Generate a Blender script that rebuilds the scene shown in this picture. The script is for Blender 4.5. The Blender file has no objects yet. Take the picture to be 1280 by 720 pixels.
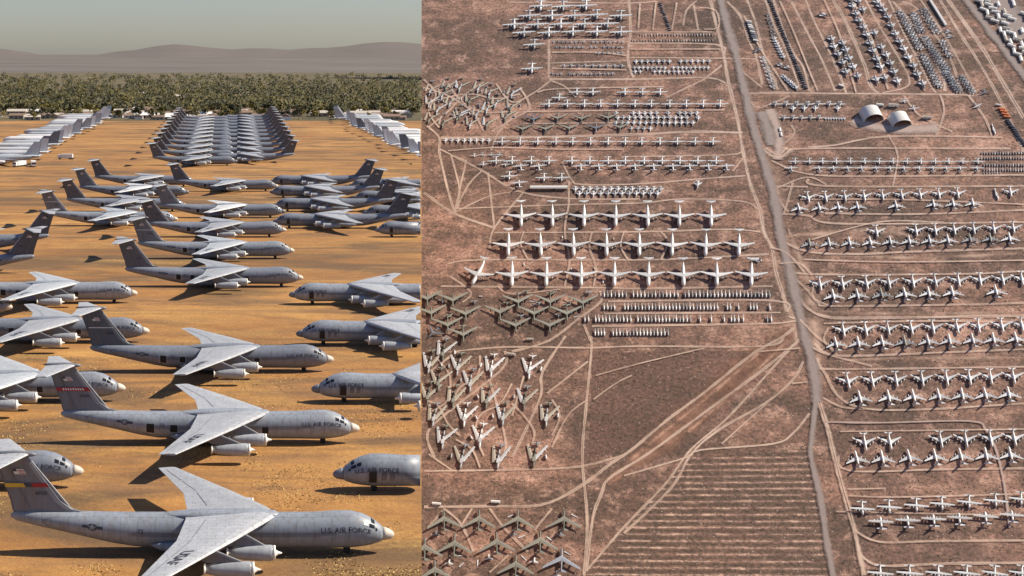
import bpy, bmesh, math, random
from mathutils import Vector, Matrix, noise
random.seed(7)
R = math.radians
SC = bpy.context.scene
COL = SC.collection
# ------------------------------------------------------------------ camera frame
F, CX, CY = 1850.0, 300.0, 360.0
CAMH = 65.0
CAM = Vector((0, 0, CAMH))
PITCH = math.atan((360 - 68) / F)
FW = Vector((0, math.cos(PITCH), -math.sin(PITCH)))
UP = Vector((0, math.sin(PITCH), math.cos(PITCH)))
RT = Vector((1, 0, 0))
def ray(x, y): return RT * ((x - CX) / F) + FW + UP * ((CY - y) / F)
def apron(x, y, z=0.0):
    d = ray(x, y); t = (z - CAMH) / d.z
    return CAM + d * t
# the hillside plane on the right: faces the camera
EL = R(44)
DC = ray(905, 380); DCn = DC.normalized()
HU = (Vector((0, 0, 1)) - DCn * DCn.z).normalized()
HN = (-DCn * math.sin(EL) + HU * math.cos(EL)).normalized()
HQ = CAM + DC * 3030.0
HW = DCn.cross(HU).normalized()            # along the rows, to the right
HS = HN.cross(HW).normalized()             # up the slope
if HS.z < 0: HS = -HS
def hill(x, y, lift=0.0):
    d = ray(x, y); t = HN.dot(HQ - CAM) / HN.dot(d)
    return CAM + d * t + HN * lift
def hmpp(x, y):                            # metres per photo pixel across
    return (hill(x + .5, y) - hill(x - .5, y)).length
def hill_matrix(x, y, dx, dy, scale=1.0, lift=0.0):
    p = hill(x, y, lift); q = hill(x + dx * .5, y + dy * .5, lift)
    fx = (q - p).normalized(); fy = HN.cross(fx).normalized()
    m = Matrix((fx, fy, HN)).transposed().to_4x4()
    m = m @ Matrix.Diagonal((scale, scale, scale, 1))
    m.translation = p
    return m
def flat_matrix(p, rz, scale=1.0):
    m = Matrix.Rotation(rz, 4, 'Z') @ Matrix.Diagonal((scale, scale, scale, 1))
    m.translation = p
    return m

# ------------------------------------------------------------------ materials
def newmat(name):
    m = bpy.data.materials.new(name); m.use_nodes = True
    nt = m.node_tree; nt.nodes.clear()
    out = nt.nodes.new('ShaderNodeOutputMaterial'); b = nt.nodes.new('ShaderNodeBsdfPrincipled')
    nt.links.new(b.outputs[0], out.inputs[0])
    return m, nt, b, out
def nd(nt, t, **kw):
    n = nt.nodes.new(t)
    for k, v in kw.items(): setattr(n, k, v)
    return n
def coords(nt, kind, scale=(1, 1, 1), loc=(0, 0, 0), rot=(0, 0, 0)):
    tc = nd(nt, 'ShaderNodeTexCoord'); mp = nd(nt, 'ShaderNodeMapping')
    mp.inputs['Scale'].default_value = scale; mp.inputs['Location'].default_value = loc; mp.inputs['Rotation'].default_value = rot
    nt.links.new(tc.outputs[kind], mp.inputs[0]); return mp.outputs[0]
def noi(nt, vec, scale, detail=4, rough=.55, dist=0.0):
    n = nd(nt, 'ShaderNodeTexNoise'); n.inputs['Scale'].default_value = scale; n.inputs['Detail'].default_value = detail
    n.inputs['Roughness'].default_value = rough; n.inputs['Distortion'].default_value = dist
    nt.links.new(vec, n.inputs['Vector']); return n.outputs['Fac']
def ramp(nt, fac, stops):
    r = nd(nt, 'ShaderNodeValToRGB'); e = r.color_ramp.elements
    e[0].position = stops[0][0]; e[0].color = (*stops[0][1], 1)
    e[1].position = stops[-1][0]; e[1].color = (*stops[-1][1], 1)
    for p, c in stops[1:-1]:
        x = e.new(p); x.color = (*c, 1)
    nt.links.new(fac, r.inputs[0]); return r.outputs[0]
def step(nt, fac, a, b):
    r = nd(nt, 'ShaderNodeMapRange'); r.inputs[1].default_value = a; r.inputs[2].default_value = b
    nt.links.new(fac, r.inputs[0]); return r.outputs[0]
def mixc(nt, fac, a, b, mode='MIX'):
    m = nd(nt, 'ShaderNodeMix', data_type='RGBA', blend_type=mode)
    for sock, v in ((m.inputs[0], fac), (m.inputs[6], a), (m.inputs[7], b)):
        if isinstance(v, (int, float)): sock.default_value = v
        elif isinstance(v, tuple): sock.default_value = (*v, 1)
        else: nt.links.new(v, sock)
    return m.outputs[2]
def mathn(nt, op, a, b=None):
    m = nd(nt, 'ShaderNodeMath', operation=op)
    for i, v in enumerate((a, b)):
        if v is None: continue
        if isinstance(v, (int, float)): m.inputs[i].default_value = v
        else: nt.links.new(v, m.inputs[i])
    return m.outputs[0]
def bump(nt, b, h, strength=.3, dist=1.0):
    n = nd(nt, 'ShaderNodeBump'); n.inputs['Strength'].default_value = strength; n.inputs['Distance'].default_value = dist
    nt.links.new(h, n.inputs['Height']); nt.links.new(n.outputs[0], b.inputs['Normal'])
def plain(name, col, rough=.6, metal=0.0):
    m, nt, b, o = newmat(name)
    v = coords(nt, 'Object'); n = noi(nt, v, 1.3, 3)
    c = mixc(nt, n, tuple(x * .82 for x in col), tuple(min(1, x * 1.15) for x in col))
    nt.links.new(c, b.inputs['Base Color']); b.inputs['Roughness'].default_value = rough; b.inputs['Metallic'].default_value = metal
    return m
def paint(name, col, rough=.45, dirt=.35, panels=True, dirtcol=(.16, .13, .10)):
    m, nt, b, o = newmat(name)
    v = coords(nt, 'Object')
    n1 = noi(nt, v, .35, 5, .6)
    vs = coords(nt, 'Object', (1.6, 1.6, .22)); n2 = noi(nt, vs, 1.1, 4, .6)
    oi = nd(nt, 'ShaderNodeObjectInfo')
    c = mixc(nt, n1, tuple(x * .86 for x in col), tuple(min(1, x * 1.12) for x in col))
    n3 = noi(nt, coords(nt, 'Object', (.45, .45, .8), (5, 1, 2)), .8, 4, .65, .4)
    c = mixc(nt, mathn(nt, 'MULTIPLY', step(nt, n3, .50, .58), .24), c, tuple(x * .78 for x in col))
    c = mixc(nt, mathn(nt, 'MULTIPLY', step(nt, n3, .42, .36), .22), c, tuple(min(.85, x * 1.3 + .03) for x in col))
    d = mathn(nt, 'MULTIPLY', step(nt, n2, .46, .74), dirt * 1.6)
    c = mixc(nt, d, c, dirtcol)
    if panels:
        g = nd(nt, 'ShaderNodeTexBrick'); g.inputs['Scale'].default_value = 1.0; g.inputs['Mortar Size'].default_value = .035
        g.inputs['Brick Width'].default_value = 2.3; g.inputs['Row Height'].default_value = 1.15
        g.inputs['Color1'].default_value = (1, 1, 1, 1); g.inputs['Color2'].default_value = (.91, .91, .92, 1); g.inputs['Mortar'].default_value = (.48, .49, .50, 1)
        vb = coords(nt, 'Object', (1, 1, 1)); nt.links.new(vb, g.inputs['Vector'])
        c = mixc(nt, .7, c, mixc(nt, 1.0, c, g.outputs[0], 'MULTIPLY'))
    rnd = nd(nt, 'ShaderNodeMapRange'); rnd.inputs[3].default_value = .9; rnd.inputs[4].default_value = 1.06
    nt.links.new(oi.outputs['Random'], rnd.inputs[0])
    hs = nd(nt, 'ShaderNodeHueSaturation'); nt.links.new(c, hs.inputs['Color']); nt.links.new(rnd.outputs[0], hs.inputs['Value'])
    nt.links.new(hs.outputs[0], b.inputs['Base Color'])
    rr = nd(nt, 'ShaderNodeMapRange'); rr.inputs[3].default_value = rough - .1; rr.inputs[4].default_value = rough + .2
    nt.links.new(n1, rr.inputs[0]); nt.links.new(rr.outputs[0], b.inputs['Roughness'])
    return m
M = {}
M['hull_grey'] = paint('hull_grey', (.285, .32, .375), .38, .34)
M['hull_mid'] = paint('hull_mid', (.215, .245, .30), .40, .34)
M['fin_dark'] = paint('fin_dark', (.105, .115, .14), .5, .35)
M['hull_dark'] = paint('hull_dark', (.17, .185, .215), .48, .3)
M['wing_grey'] = paint('wing_grey', (.44, .46, .49), .36, .22)
M['fin_grey'] = paint('fin_grey', (.19, .205, .24), .5, .35)
M['radome'] = paint('radome', (.62, .56, .47), .5, .15, False)
M['radome_grey'] = paint('radome_grey', (.17, .185, .22), .5, .15, False)
M['cover_white'] = paint('cover_white', (.78, .76, .70), .55, .2, False)
M['pod_grey'] = paint('pod_grey', (.38, .41, .45), .4, .25, False)
M['pale_jet'] = paint('pale_jet', (.50, .54, .58), .42, .15)
M['white_jet'] = paint('white_jet', (.84, .85, .86), .42, .08)
M['light_jet'] = paint('light_jet', (.70, .72, .74), .45, .12)
M['mid_jet'] = paint('mid_jet', (.38, .40, .43), .45, .2)
M['navy_grey'] = paint('navy_grey', (.20, .22, .27), .5, .2)
M['olive'] = paint('olive', (.125, .135, .115), .6, .3, True, (.10, .08, .06))
M['olive_pale'] = paint('olive_pale', (.34, .345, .295), .6, .25, True, (.15, .12, .09))
M['pale_tan'] = paint('pale_tan', (.56, .52, .43), .55, .25)
M['steel_blue'] = paint('steel_blue', (.42, .47, .56), .5, .2)
M['black'] = plain('dark_opening', (.012, .012, .014), .7)
M['glass'] = plain('cockpit_glass', (.015, .018, .022), .12)
M['rubber'] = plain('rubber', (.02, .02, .02), .85)
M['ink'] = plain('lettering_ink', (.05, .055, .075), .6)
M['red'] = plain('red_band', (.35, .02, .03), .5)
M['yellow'] = plain('yellow_band', (.62, .42, .05), .5)
M['white'] = plain('white_mark', (.75, .74, .72), .5)
M['orange'] = plain('container_orange', (.62, .20, .07), .55)
M['roof_white'] = plain('roof_white', (.84, .83, .81), .6)
M['roof_beige'] = plain('roof_beige', (.50, .45, .39), .7)
M['wall_tan'] = plain('wall_tan', (.42, .35, .28), .8)
M['roof_brown'] = plain('roof_brown', (.22, .15, .11), .8)
M['trunk'] = plain('trunk_bark', (.10, .07, .045), .9)
M['bus_blue'] = plain('truck_navy', (.05, .055, .085), .5)
def cliffmat():
    m, nt, b, o = newmat('cliff_rock')
    n1 = noi(nt, coords(nt, 'Object', (.01, .01, .12)), 1.0, 6, .65, .8); n2 = noi(nt, coords(nt, 'Object'), .08, 6, .7)
    c = ramp(nt, n1, [(.3, (.13, .075, .045)), (.5, (.23, .14, .085)), (.7, (.33, .21, .13))])
    c = mixc(nt, mathn(nt, 'MULTIPLY', step(nt, n2, .45, .65), .6), c, (.12, .08, .05))
    nt.links.new(c, b.inputs['Base Color']); b.inputs['Roughness'].default_value = .95
    bump(nt, b, n2, .8, 3.0)
    return m
M['cliff'] = cliffmat()
def leafmat(name, a, c2):
    m, nt, b, o = newmat(name)
    v = coords(nt, 'Object'); n = noi(nt, v, .5, 3)
    oi = nd(nt, 'ShaderNodeObjectInfo')
    f = mathn(nt, 'MULTIPLY', mathn(nt, 'ADD', step(nt, n, .3, .7), oi.outputs['Random']), .5)
    nt.links.new(mixc(nt, f, a, c2), b.inputs['Base Color']); b.inputs['Roughness'].default_value = .75
    return m
M['leaf_olive'] = leafmat('leaf_olive', (.042, .044, .011), (.125, .10, .02))
M['leaf_dark'] = leafmat('leaf_dark', (.022, .027, .009), (.065, .06, .016))
M['leaf_yellow'] = leafmat('leaf_yellow', (.12, .10, .016), (.22, .17, .028))
M['leaf_dry'] = leafmat('leaf_dry', (.44, .29, .10), (.62, .43, .16))
M['leaf_scrub'] = leafmat('leaf_scrub', (.10, .075, .055), (.17, .13, .09))

def soil_apron():
    m, nt, b, o = newmat('apron_soil')
    v = coords(nt, 'Object')
    big = noi(nt, coords(nt, 'Object', (.006, .012, 1)), 1.0, 5, .6, .6)
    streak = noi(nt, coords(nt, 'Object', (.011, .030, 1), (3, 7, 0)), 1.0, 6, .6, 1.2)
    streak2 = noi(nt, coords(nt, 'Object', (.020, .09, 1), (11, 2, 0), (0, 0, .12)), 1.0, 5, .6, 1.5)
    fine = noi(nt, v, 1.1, 7, .7)
    mid = noi(nt, v, .16, 5, .62)
    base = ramp(nt, big, [(.30, (.215, .100, .030)), (.5, (.37, .182, .052)), (.68, (.50, .272, .082))])
    c = mixc(nt, mathn(nt, 'MULTIPLY', step(nt, mid, .42, .7), .55), base, (.225, .10, .03))
    # grey-brown lanes: compacted soil plus painted-in shadow bands of the parked rows
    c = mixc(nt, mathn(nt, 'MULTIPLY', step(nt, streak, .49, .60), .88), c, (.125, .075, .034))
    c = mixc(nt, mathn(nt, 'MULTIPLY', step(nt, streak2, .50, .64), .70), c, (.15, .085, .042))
    # golden dry grass patches
    gm = noi(nt, coords(nt, 'Object', (.02, .045, 1), (31, 5, 0)), 1.0, 6, .65, .5)
    gg = mathn(nt, 'MULTIPLY', step(nt, gm, .50, .66), step(nt, fine, .25, .7))
    c = mixc(nt, mathn(nt, 'MULTIPLY', gg, .70), c, (.54, .325, .09))
    c = mixc(nt, .75, c, mixc(nt, 1.0, c, ramp(nt, fine, [(.28, (.78, .74, .70)), (.7, (1.12, 1.12, 1.12))]), 'MULTIPLY'))
    # wheel tracks
    wv = nd(nt, 'ShaderNodeTexWave', wave_type='BANDS', bands_direction='Y'); wv.inputs['Scale'].default_value = .018
    wv.inputs['Distortion'].default_value = 9; wv.inputs['Detail'].default_value = 3; wv.inputs['Detail Scale'].default_value = .35
    nt.links.new(coords(nt, 'Object', (.25, 1, 1)), wv.inputs['Vector'])
    tm = mathn(nt, 'MULTIPLY', mathn(nt, 'MULTIPLY', step(nt, wv.outputs['Fac'], .80, .97), step(nt, big, .35, .6)), .45)
    c = mixc(nt, tm, c, (.27, .14, .06))
    nt.links.new(c, b.inputs['Base Color']); b.inputs['Roughness'].default_value = .95
    h = mathn(nt, 'ADD', mathn(nt, 'MULTIPLY', fine, .5), mid)
    bump(nt, b, h, .7, .6)
    return m
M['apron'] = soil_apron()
def soil_suburb():
    m, nt, b, o = newmat('suburb_soil')
    n = noi(nt, coords(nt, 'Object', (.02, .01, 1)), 1.0, 6, .65); n2 = noi(nt, coords(nt, 'Object'), .05, 5, .6)
    c = ramp(nt, n, [(.3, (.05, .048, .02)), (.5, (.10, .08, .035)), (.65, (.22, .155, .085)), (.8, (.40, .29, .19))])
    c = mixc(nt, mathn(nt, 'MULTIPLY', step(nt, n2, .5, .6), .6), c, (.07, .065, .025))
    nt.links.new(c, b.inputs['Base Color']); b.inputs['Roughness'].default_value = .95
    return m
M['suburb'] = soil_suburb()
def hazed_plain():
    m, nt, b, o = newmat('far_plain')
    n = noi(nt, coords(nt, 'Object', (.0006, .0004, 1)), 1.0, 6, .65)
    c = ramp(nt, n, [(.3, (.085, .075, .066)), (.55, (.14, .12, .105)), (.75, (.19, .16, .14))])  # distance haze is put into these grey-browns, the air itself is clear
    nt.links.new(c, b.inputs['Base Color']); b.inputs['Roughness'].default_value = .95
    return m
M['plain'] = hazed_plain()
def soil_hill(furrow=False):
    m, nt, b, o = newmat('furrowed_soil' if furrow else 'hill_soil')
    dark = furrow == 'dark'; furrow = furrow is True
    # UV is metres / 100 on the slope
    v = coords(nt, 'UV')
    big = noi(nt, coords(nt, 'UV', (.32, .55, 1)), 1.0, 5, .6, .4)
    band = noi(nt, coords(nt, 'UV', (.20, 1.5, 1), (4, 2, 0)), 1.0, 5, .6, .6)
    mid = noi(nt, v, 2.6, 6, .65, .3)
    fine = noi(nt, v, 14, 7, .80)
    c = ramp(nt, big, [(.34, (.115, .077, .062)), (.47, (.215, .128, .098)), (.58, (.335, .19, .14)), (.70, (.53, .325, .245))])
    c = mixc(nt, mathn(nt, 'MULTIPLY', step(nt, band, .49, .64), .72), c, (.115, .075, .057))      # dry scrub belts
    c = mixc(nt, mathn(nt, 'MULTIPLY', step(nt, mid, .50, .64), .62), c, (.105, .069, .054))
    c = mixc(nt, mathn(nt, 'MULTIPLY', step(nt, mid, .47, .32), .55), c, (.66, .42, .325))
    if dark: c = mixc(nt, step(nt, mid, .70, .40), c, mixc(nt, noi(nt, v, 1.1, 5, .6), (.10, .062, .047), (.19, .108, .083)))
    if furrow:
        c = mixc(nt, .6, c, (.16, .10, .078))
        sv = coords(nt, 'UV', (.06, 1, 1)); wob = noi(nt, sv, 2.5, 3)
        sp = nd(nt, 'ShaderNodeSeparateXYZ'); nt.links.new(v, sp.inputs[0])
        _d = hill(910, 650) - hill(890, 650)
        yy = mathn(nt, 'ADD', mathn(nt, 'ADD', sp.outputs[1], mathn(nt, 'MULTIPLY', sp.outputs[0], -_d.dot(HS) / _d.dot(HW))), mathn(nt, 'MULTIPLY', wob, .03))
        s = mathn(nt, 'SINE', mathn(nt, 'MULTIPLY', yy, 2 * math.pi / .148))
        s = mathn(nt, 'ADD', s, mathn(nt, 'MULTIPLY', mathn(nt, 'SUBTRACT', noi(nt, coords(nt, 'UV', (1.2, 4, 1)), 2.0, 6, .75), .5), 3.6))
        c = mixc(nt, mathn(nt, 'MULTIPLY', step(nt, s, .2, -.9), .75), c, (.10, .070, .052))
        c = mixc(nt, mathn(nt, 'MULTIPLY', step(nt, s, .62, 1.35), .9), c, (.66, .46, .36))
    vo = nd(nt, 'ShaderNodeTexVoronoi'); vo.inputs['Scale'].default_value = 13; nt.links.new(v, vo.inputs['Vector'])
    bush = mathn(nt, 'MULTIPLY', step(nt, vo.outputs['Distance'], .33, .16), step(nt, mid, .40, .56))
    c = mixc(nt, mathn(nt, 'MULTIPLY', bush, .75), c, (.095, .076, .05))
    c = mixc(nt, .85, c, mixc(nt, 1.0, c, ramp(nt, fine, [(.36, (.25, .25, .25)), (.5, (1, 1, 1)), (.63, (1.75, 1.7, 1.65))]), 'MULTIPLY'))
    nt.links.new(c, b.inputs['Base Color']); b.inputs['Roughness'].default_value = .95
    vs_ = nd(nt, 'ShaderNodeTexVoronoi'); vs_.inputs['Scale'].default_value = 9; nt.links.new(coords(nt, 'UV', (1, 1, 1), (.3, .7, 0)), vs_.inputs['Vector'])
    c = mixc(nt, mathn(nt, 'MULTIPLY', step(nt, vs_.outputs['Distance'], .13, .06), .8), c, (.62, .52, .46))
    nt.links.new(c, b.inputs['Base Color'])
    bump(nt, b, mathn(nt, 'ADD', mid, fine), .6, 1.5)
    return m
M['hill'] = soil_hill(); M['furrow'] = soil_hill(True); M['dark_field'] = soil_hill('dark')
def trackmat(name, c1, c2, edge=.34, rut=False):
    m, nt, b, o = newmat(name)
    # UV.x across the ribbon 0..1, UV.y along it in metres/100; ragged, thinning edges
    sp = nd(nt, 'ShaderNodeSeparateXYZ'); tc = nd(nt, 'ShaderNodeTexCoord'); nt.links.new(tc.outputs['UV'], sp.inputs[0])
    d = mathn(nt, 'ABSOLUTE', mathn(nt, 'SUBTRACT', sp.outputs[0], .5))
    n = noi(nt, coords(nt, 'Object'), .035, 6, .7)
    n2 = noi(nt, coords(nt, 'Object'), .11, 4, .6)
    dd = mathn(nt, 'ADD', d, mathn(nt, 'ADD', mathn(nt, 'MULTIPLY', mathn(nt, 'SUBTRACT', n, .5), .62), mathn(nt, 'MULTIPLY', mathn(nt, 'SUBTRACT', n2, .5), .35)))
    al = mathn(nt, 'MULTIPLY', step(nt, dd, edge + .16, edge - .22), .95)
    if not rut and edge < .34:
        al = mathn(nt, 'MULTIPLY', al, step(nt, noi(nt, coords(nt, 'Object', (1, 1, 1), (2, 6, 1)), .02, 6, .68), .36, .58))
    if rut:
        fade = noi(nt, coords(nt, 'Object', (1, 1, 1), (40, 9, 3)), .008, 4, .6)
        al = mathn(nt, 'MULTIPLY', al, mathn(nt, 'SUBTRACT', 1.0, mathn(nt, 'MULTIPLY', step(nt, d, .11, .03), step(nt, fade, .62, .45))))
        fd = nd(nt, 'ShaderNodeMapRange'); fd.inputs[1].default_value = .33; fd.inputs[2].default_value = .58; fd.inputs[3].default_value = .8
        nt.links.new(noi(nt, coords(nt, 'Object', (1, 1, 1), (7, 3, 8)), .011, 5, .65), fd.inputs[0]); al = mathn(nt, 'MULTIPLY', al, fd.outputs[0])
    nt.links.new(mixc(nt, n2, c1, c2), b.inputs['Base Color']); b.inputs['Roughness'].default_value = .95
    tr = nd(nt, 'ShaderNodeBsdfTransparent'); mx = nd(nt, 'ShaderNodeMixShader')
    nt.links.new(al, mx.inputs[0]); nt.links.new(tr.outputs[0], mx.inputs[1]); nt.links.new(b.outputs[0], mx.inputs[2]); nt.links.new(mx.outputs[0], o.inputs[0])
    return m
M['track'] = trackmat('dirt_track', (.62, .44, .345), (.85, .665, .545), .33, True)
M['tan_zone'] = trackmat('tan_dirt', (.50, .33, .245), (.72, .51, .40), .20)
M['churned'] = trackmat('churned_soil', (.26, .14, .10), (.46, .25, .175), .33)
M['track_red'] = trackmat('dirt_track_red', (.46, .26, .185), (.62, .38, .28), .28)
M['asphalt'] = trackmat('worn_asphalt', (.26, .215, .205), (.44, .36, .33), .40)
M['pad'] = trackmat('gravel_pad', (.44, .34, .30), (.60, .46, .40), .36)

# ------------------------------------------------------------------ mesh builder
class MB:
    def __init__(s): s.v, s.f, s.m, s.sm, s.uv = [], [], [], [], None
    def add(s, vs, fs, mi=0, smooth=False):
        o = len(s.v); s.v += [tuple(x) for x in vs]
        for f in fs: s.f.append(tuple(i + o for i in f)); s.m.append(mi); s.sm.append(smooth)
        return s
    def loft(s, secs, n=16, mi=0):
        vs, fs = [], []
        for (x, y, z, ry, rz) in secs:
            for k in range(n):
                a = 2 * math.pi * k / n
                vs.append((x, y + ry * math.cos(a), z + rz * math.sin(a)))
        for i in range(len(secs) - 1):
            for k in range(n):
                a, b = i * n + k, i * n + (k + 1) % n
                fs.append((a, b, b + n, a + n))
        fs.append(tuple(range(n))[::-1]); fs.append(tuple((len(secs) - 1) * n + k for k in range(n)))
        fl = secs[0][0] > secs[-1][0]
        if fl: fs = [f[::-1] for f in fs]
        return s.add(vs, [f[::-1] for f in fs], mi, True)
    def panel(s, st, axis='z', mi=0):
        # stations: (x_le, y, z, chord, thick); section runs LE -> TE over the top then back
        prof = [(0, 0), (.04, .32), (.14, .48), (.35, .5), (.68, .28), (1, .03), (1, -.03), (.68, -.22), (.35, -.42), (.14, -.42), (.04, -.3)]
        n = len(prof); vs, fs = [], []
        for (x, y, z, c, t) in st:
            for a, h in prof:
                vs.append((x - a * c, y, z + h * t) if axis == 'z' else (x - a * c, y + h * t, z))
        for i in range(len(st) - 1):
            for k in range(n):
                a, b = i * n + k, i * n + (k + 1) % n
                fs.append((a, b, b + n, a + n))
        fs.append(tuple(range(n))[::-1]); fs.append(tuple((len(st) - 1) * n + k for k in range(n)))
        return s.add(vs, fs, mi, False)
    def box(s, cx, cy, cz, sx, sy, sz, mi=0, rz=0.0):
        c, q = math.cos(rz), math.sin(rz); vs = []
        for dz in (-.5, .5):
            for dx, dy in ((-.5, -.5), (.5, -.5), (.5, .5), (-.5, .5)):
                X, Y = dx * sx, dy * sy
                vs.append((cx + X * c - Y * q, cy + X * q + Y * c, cz + dz * sz))
        return s.add(vs, [(3, 2, 1, 0), (4, 5, 6, 7), (0, 1, 5, 4), (1, 2, 6, 5), (2, 3, 7, 6), (3, 0, 4, 7)], mi)
    def cyl(s, p, q, r, n=12, mi=0, r2=None):
        p, q = Vector(p), Vector(q); d = (q - p).normalized()
        a = d.orthogonal().normalized(); b = d.cross(a); r2 = r if r2 is None else r2
        vs = [p + (a * math.cos(2 * math.pi * k / n) + b * math.sin(2 * math.pi * k / n)) * r for k in range(n)]
        vs += [q + (a * math.cos(2 * math.pi * k / n) + b * math.sin(2 * math.pi * k / n)) * r2 for k in range(n)]
        fs = [(k, (k + 1) % n, n + (k + 1) % n, n + k) for k in range(n)]
        return s.add(vs, fs, mi, True).add(vs, [tuple(range(n))[::-1], tuple(range(n, 2 * n))], mi)
    def mesh(s, name, *mats):
        me = bpy.data.meshes.new(name); me.from_pydata(s.v, [], s.f)
        for m in mats: me.materials.append(M[m] if isinstance(m, str) else m)
        me.polygons.foreach_set('material_index', s.m); me.polygons.foreach_set('use_smooth', s.sm)
        if s.uv:
            ul = me.uv_layers.new(name='UVMap')
            for lp in me.loops: ul.data[lp.index].uv = s.uv[lp.vertex_index]
        me.update(); return me
def merge(*mbs):
    r = MB()
    for m in mbs:
        o = len(r.v); r.v += m.v; r.f += [tuple(i + o for i in f) for f in m.f]; r.m += m.m; r.sm += m.sm
    return r
def recolor(me, name, *mats):
    c = me.copy(); c.name = name; c.materials.clear()
    for m in mats: c.materials.append(M[m])
    return c

def tag(o, label=None, cat=None, group=None, kind=None):
    if label:
        o['label'] = label
        if len(label.split()) > 16 or len(label.split()) < 4: print('LABEL LENGTH', len(label.split()), label)
    if cat: o['category'] = cat
    if group: o['group'] = group
    if kind: o['kind'] = kind
    return o
def link(name, me, parent=None, mat=None):
    o = bpy.data.objects.new(name, me); COL.objects.link(o)
    if parent is not None: o.parent = parent
    elif mat is not None: o.matrix_world = mat
    return o
def place(model, mat, name, label, cat, group=None):
    """model: list of (part, mesh, [(sub, mesh), ...]) or one mesh"""
    if not isinstance(model, list):
        return tag(link(name, model, None, mat), label, cat, group)
    r = bpy.data.objects.new(name, None); COL.objects.link(r); r.matrix_world = mat; r.empty_display_size = 2
    tag(r, label, cat, group)
    for pn, me, subs in model:
        plab = None
        if isinstance(pn, tuple): pn, plab = pn
        p = link(pn, me, r)
        if plab: p['label'] = plab
        for sn, sme in subs: link(sn, sme, p)
    return r
ONES = 'zero first second third fourth fifth sixth seventh eighth ninth tenth eleventh twelfth thirteenth fourteenth fifteenth sixteenth seventeenth eighteenth nineteenth twentieth'.split()
def ordw(i):
    if i <= 20: return ONES[i]
    t, u = divmod(i, 10); T = ['', '', 'twenty', 'thirty', 'forty', 'fifty', 'sixty', 'seventy', 'eighty', 'ninety'][t]
    return (T[:-1] + 'ieth') if u == 0 else T + '-' + ONES[u]
def fromleft(i, n, a='left', b='right'):
    if i == 0: return a + 'most'
    if i == n - 1: return b + 'most'
    if i < (n + 1) // 2: return ordw(i + 1) + ' from ' + a
    return ordw(n - i) + ' from ' + b
def fromtop(i, n):
    if i == 0: return 'topmost'
    if i == n - 1: return 'lowest'
    if i < (n + 1) // 2: return ordw(i + 1) + ' from top'
    return ordw(n - i) + ' from bottom'

# ------------------------------------------------------------------ text
def textmesh(body, size):
    cu = bpy.data.curves.new('txt', 'FONT'); cu.body = body; cu.size = size; cu.align_x = 'CENTER'; cu.align_y = 'CENTER'; cu.offset = size * .02
    ob = bpy.data.objects.new('txt', cu); COL.objects.link(ob)
    dg = bpy.context.evaluated_depsgraph_get(); me = bpy.data.meshes.new_from_object(ob.evaluated_get(dg))
    vs = [v.co.copy() for v in me.vertices]; fs = [tuple(p.vertices) for p in me.polygons]
    bpy.data.objects.remove(ob); bpy.data.curves.remove(cu); bpy.data.meshes.remove(me)
    return vs, fs

# ------------------------------------------------------------------ the big grey transport on the apron
FUS = [(24.05, 0, 2.62, .92, .92), (23.6, 0, 2.72, 1.22, 1.25), (22.6, 0, 2.92, 1.66, 1.78), (21.4, 0, 3.12, 1.98, 2.18), (19.8, 0, 3.22, 2.2, 2.46), (17.8, 0, 3.2, 2.28, 2.46),
       (15.0, 0, 3.12, 2.3, 2.34), (9, 0, 3.1, 2.3, 2.32), (2, 0, 3.1, 2.3, 2.32), (-5, 0, 3.1, 2.3, 2.32), (-8.5, 0, 3.16, 2.3, 2.26), (-11.5, 0, 3.42, 2.2, 2.02),
       (-15, 0, 3.86, 1.9, 1.66), (-18.5, 0, 4.3, 1.48, 1.3), (-21.8, 0, 4.68, .95, .98), (-24.2, 0, 4.95, .42, .62), (-24.9, 0, 5.02, .12, .25)]
def surf(x, a, off=.03):
    for s0, s1 in zip(FUS, FUS[1:]):
        if s0[0] >= x >= s1[0]:
            t = (s0[0] - x) / (s0[0] - s1[0]); g = [s0[k] + (s1[k] - s0[k]) * t for k in range(5)]
            return Vector((x, g[1] + (g[3] + off) * math.cos(a), g[2] + (g[4] + off) * math.sin(a)))
    return Vector((x, 0, 3))
def patch(mb, x0, x1, a0, a1, nx=4, na=4, mi=0, off=.03, skew=0.0):
    vs = [surf(x0 + (x1 - x0) * i / nx + skew * j / na, R(a0 + (a1 - a0) * j / na), off) for i in range(nx + 1) for j in range(na + 1)]
    fs = [(i * (na + 1) + j, (i + 1) * (na + 1) + j, (i + 1) * (na + 1) + j + 1, i * (na + 1) + j + 1) for i in range(nx) for j in range(na)]
    mb.add(vs, fs, mi)
def on_side(vs2, x0, z0, side, off=.04):
    """flat lettering wrapped on the hull; side -1 starboard, +1 port"""
    out = []
    for v in vs2:
        x = x0 - side * v.x
        a = math.asin(max(-1, min(1, (z0 - 3.12) / 2.35))) + v.y / 2.35
        out.append(surf(x, a if side > 0 else math.pi - a, off))
    return out
WST = [(10.3, 0.0, 5.18, 12.1, 1.0), (9.2, 2.4, 5.15, 11.0, 1.15), (4.6, 10.2, 4.95, 7.2, .8), (-4.2, 24.3, 4.55, 2.7, .32)]
def wing_z(y):
    for a, b in zip(WST, WST[1:]):
        if a[1] <= y <= b[1]:
            t = (y - a[1]) / (b[1] - a[1]); return [a[k] + (b[k] - a[k]) * t for k in range(5)]
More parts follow.
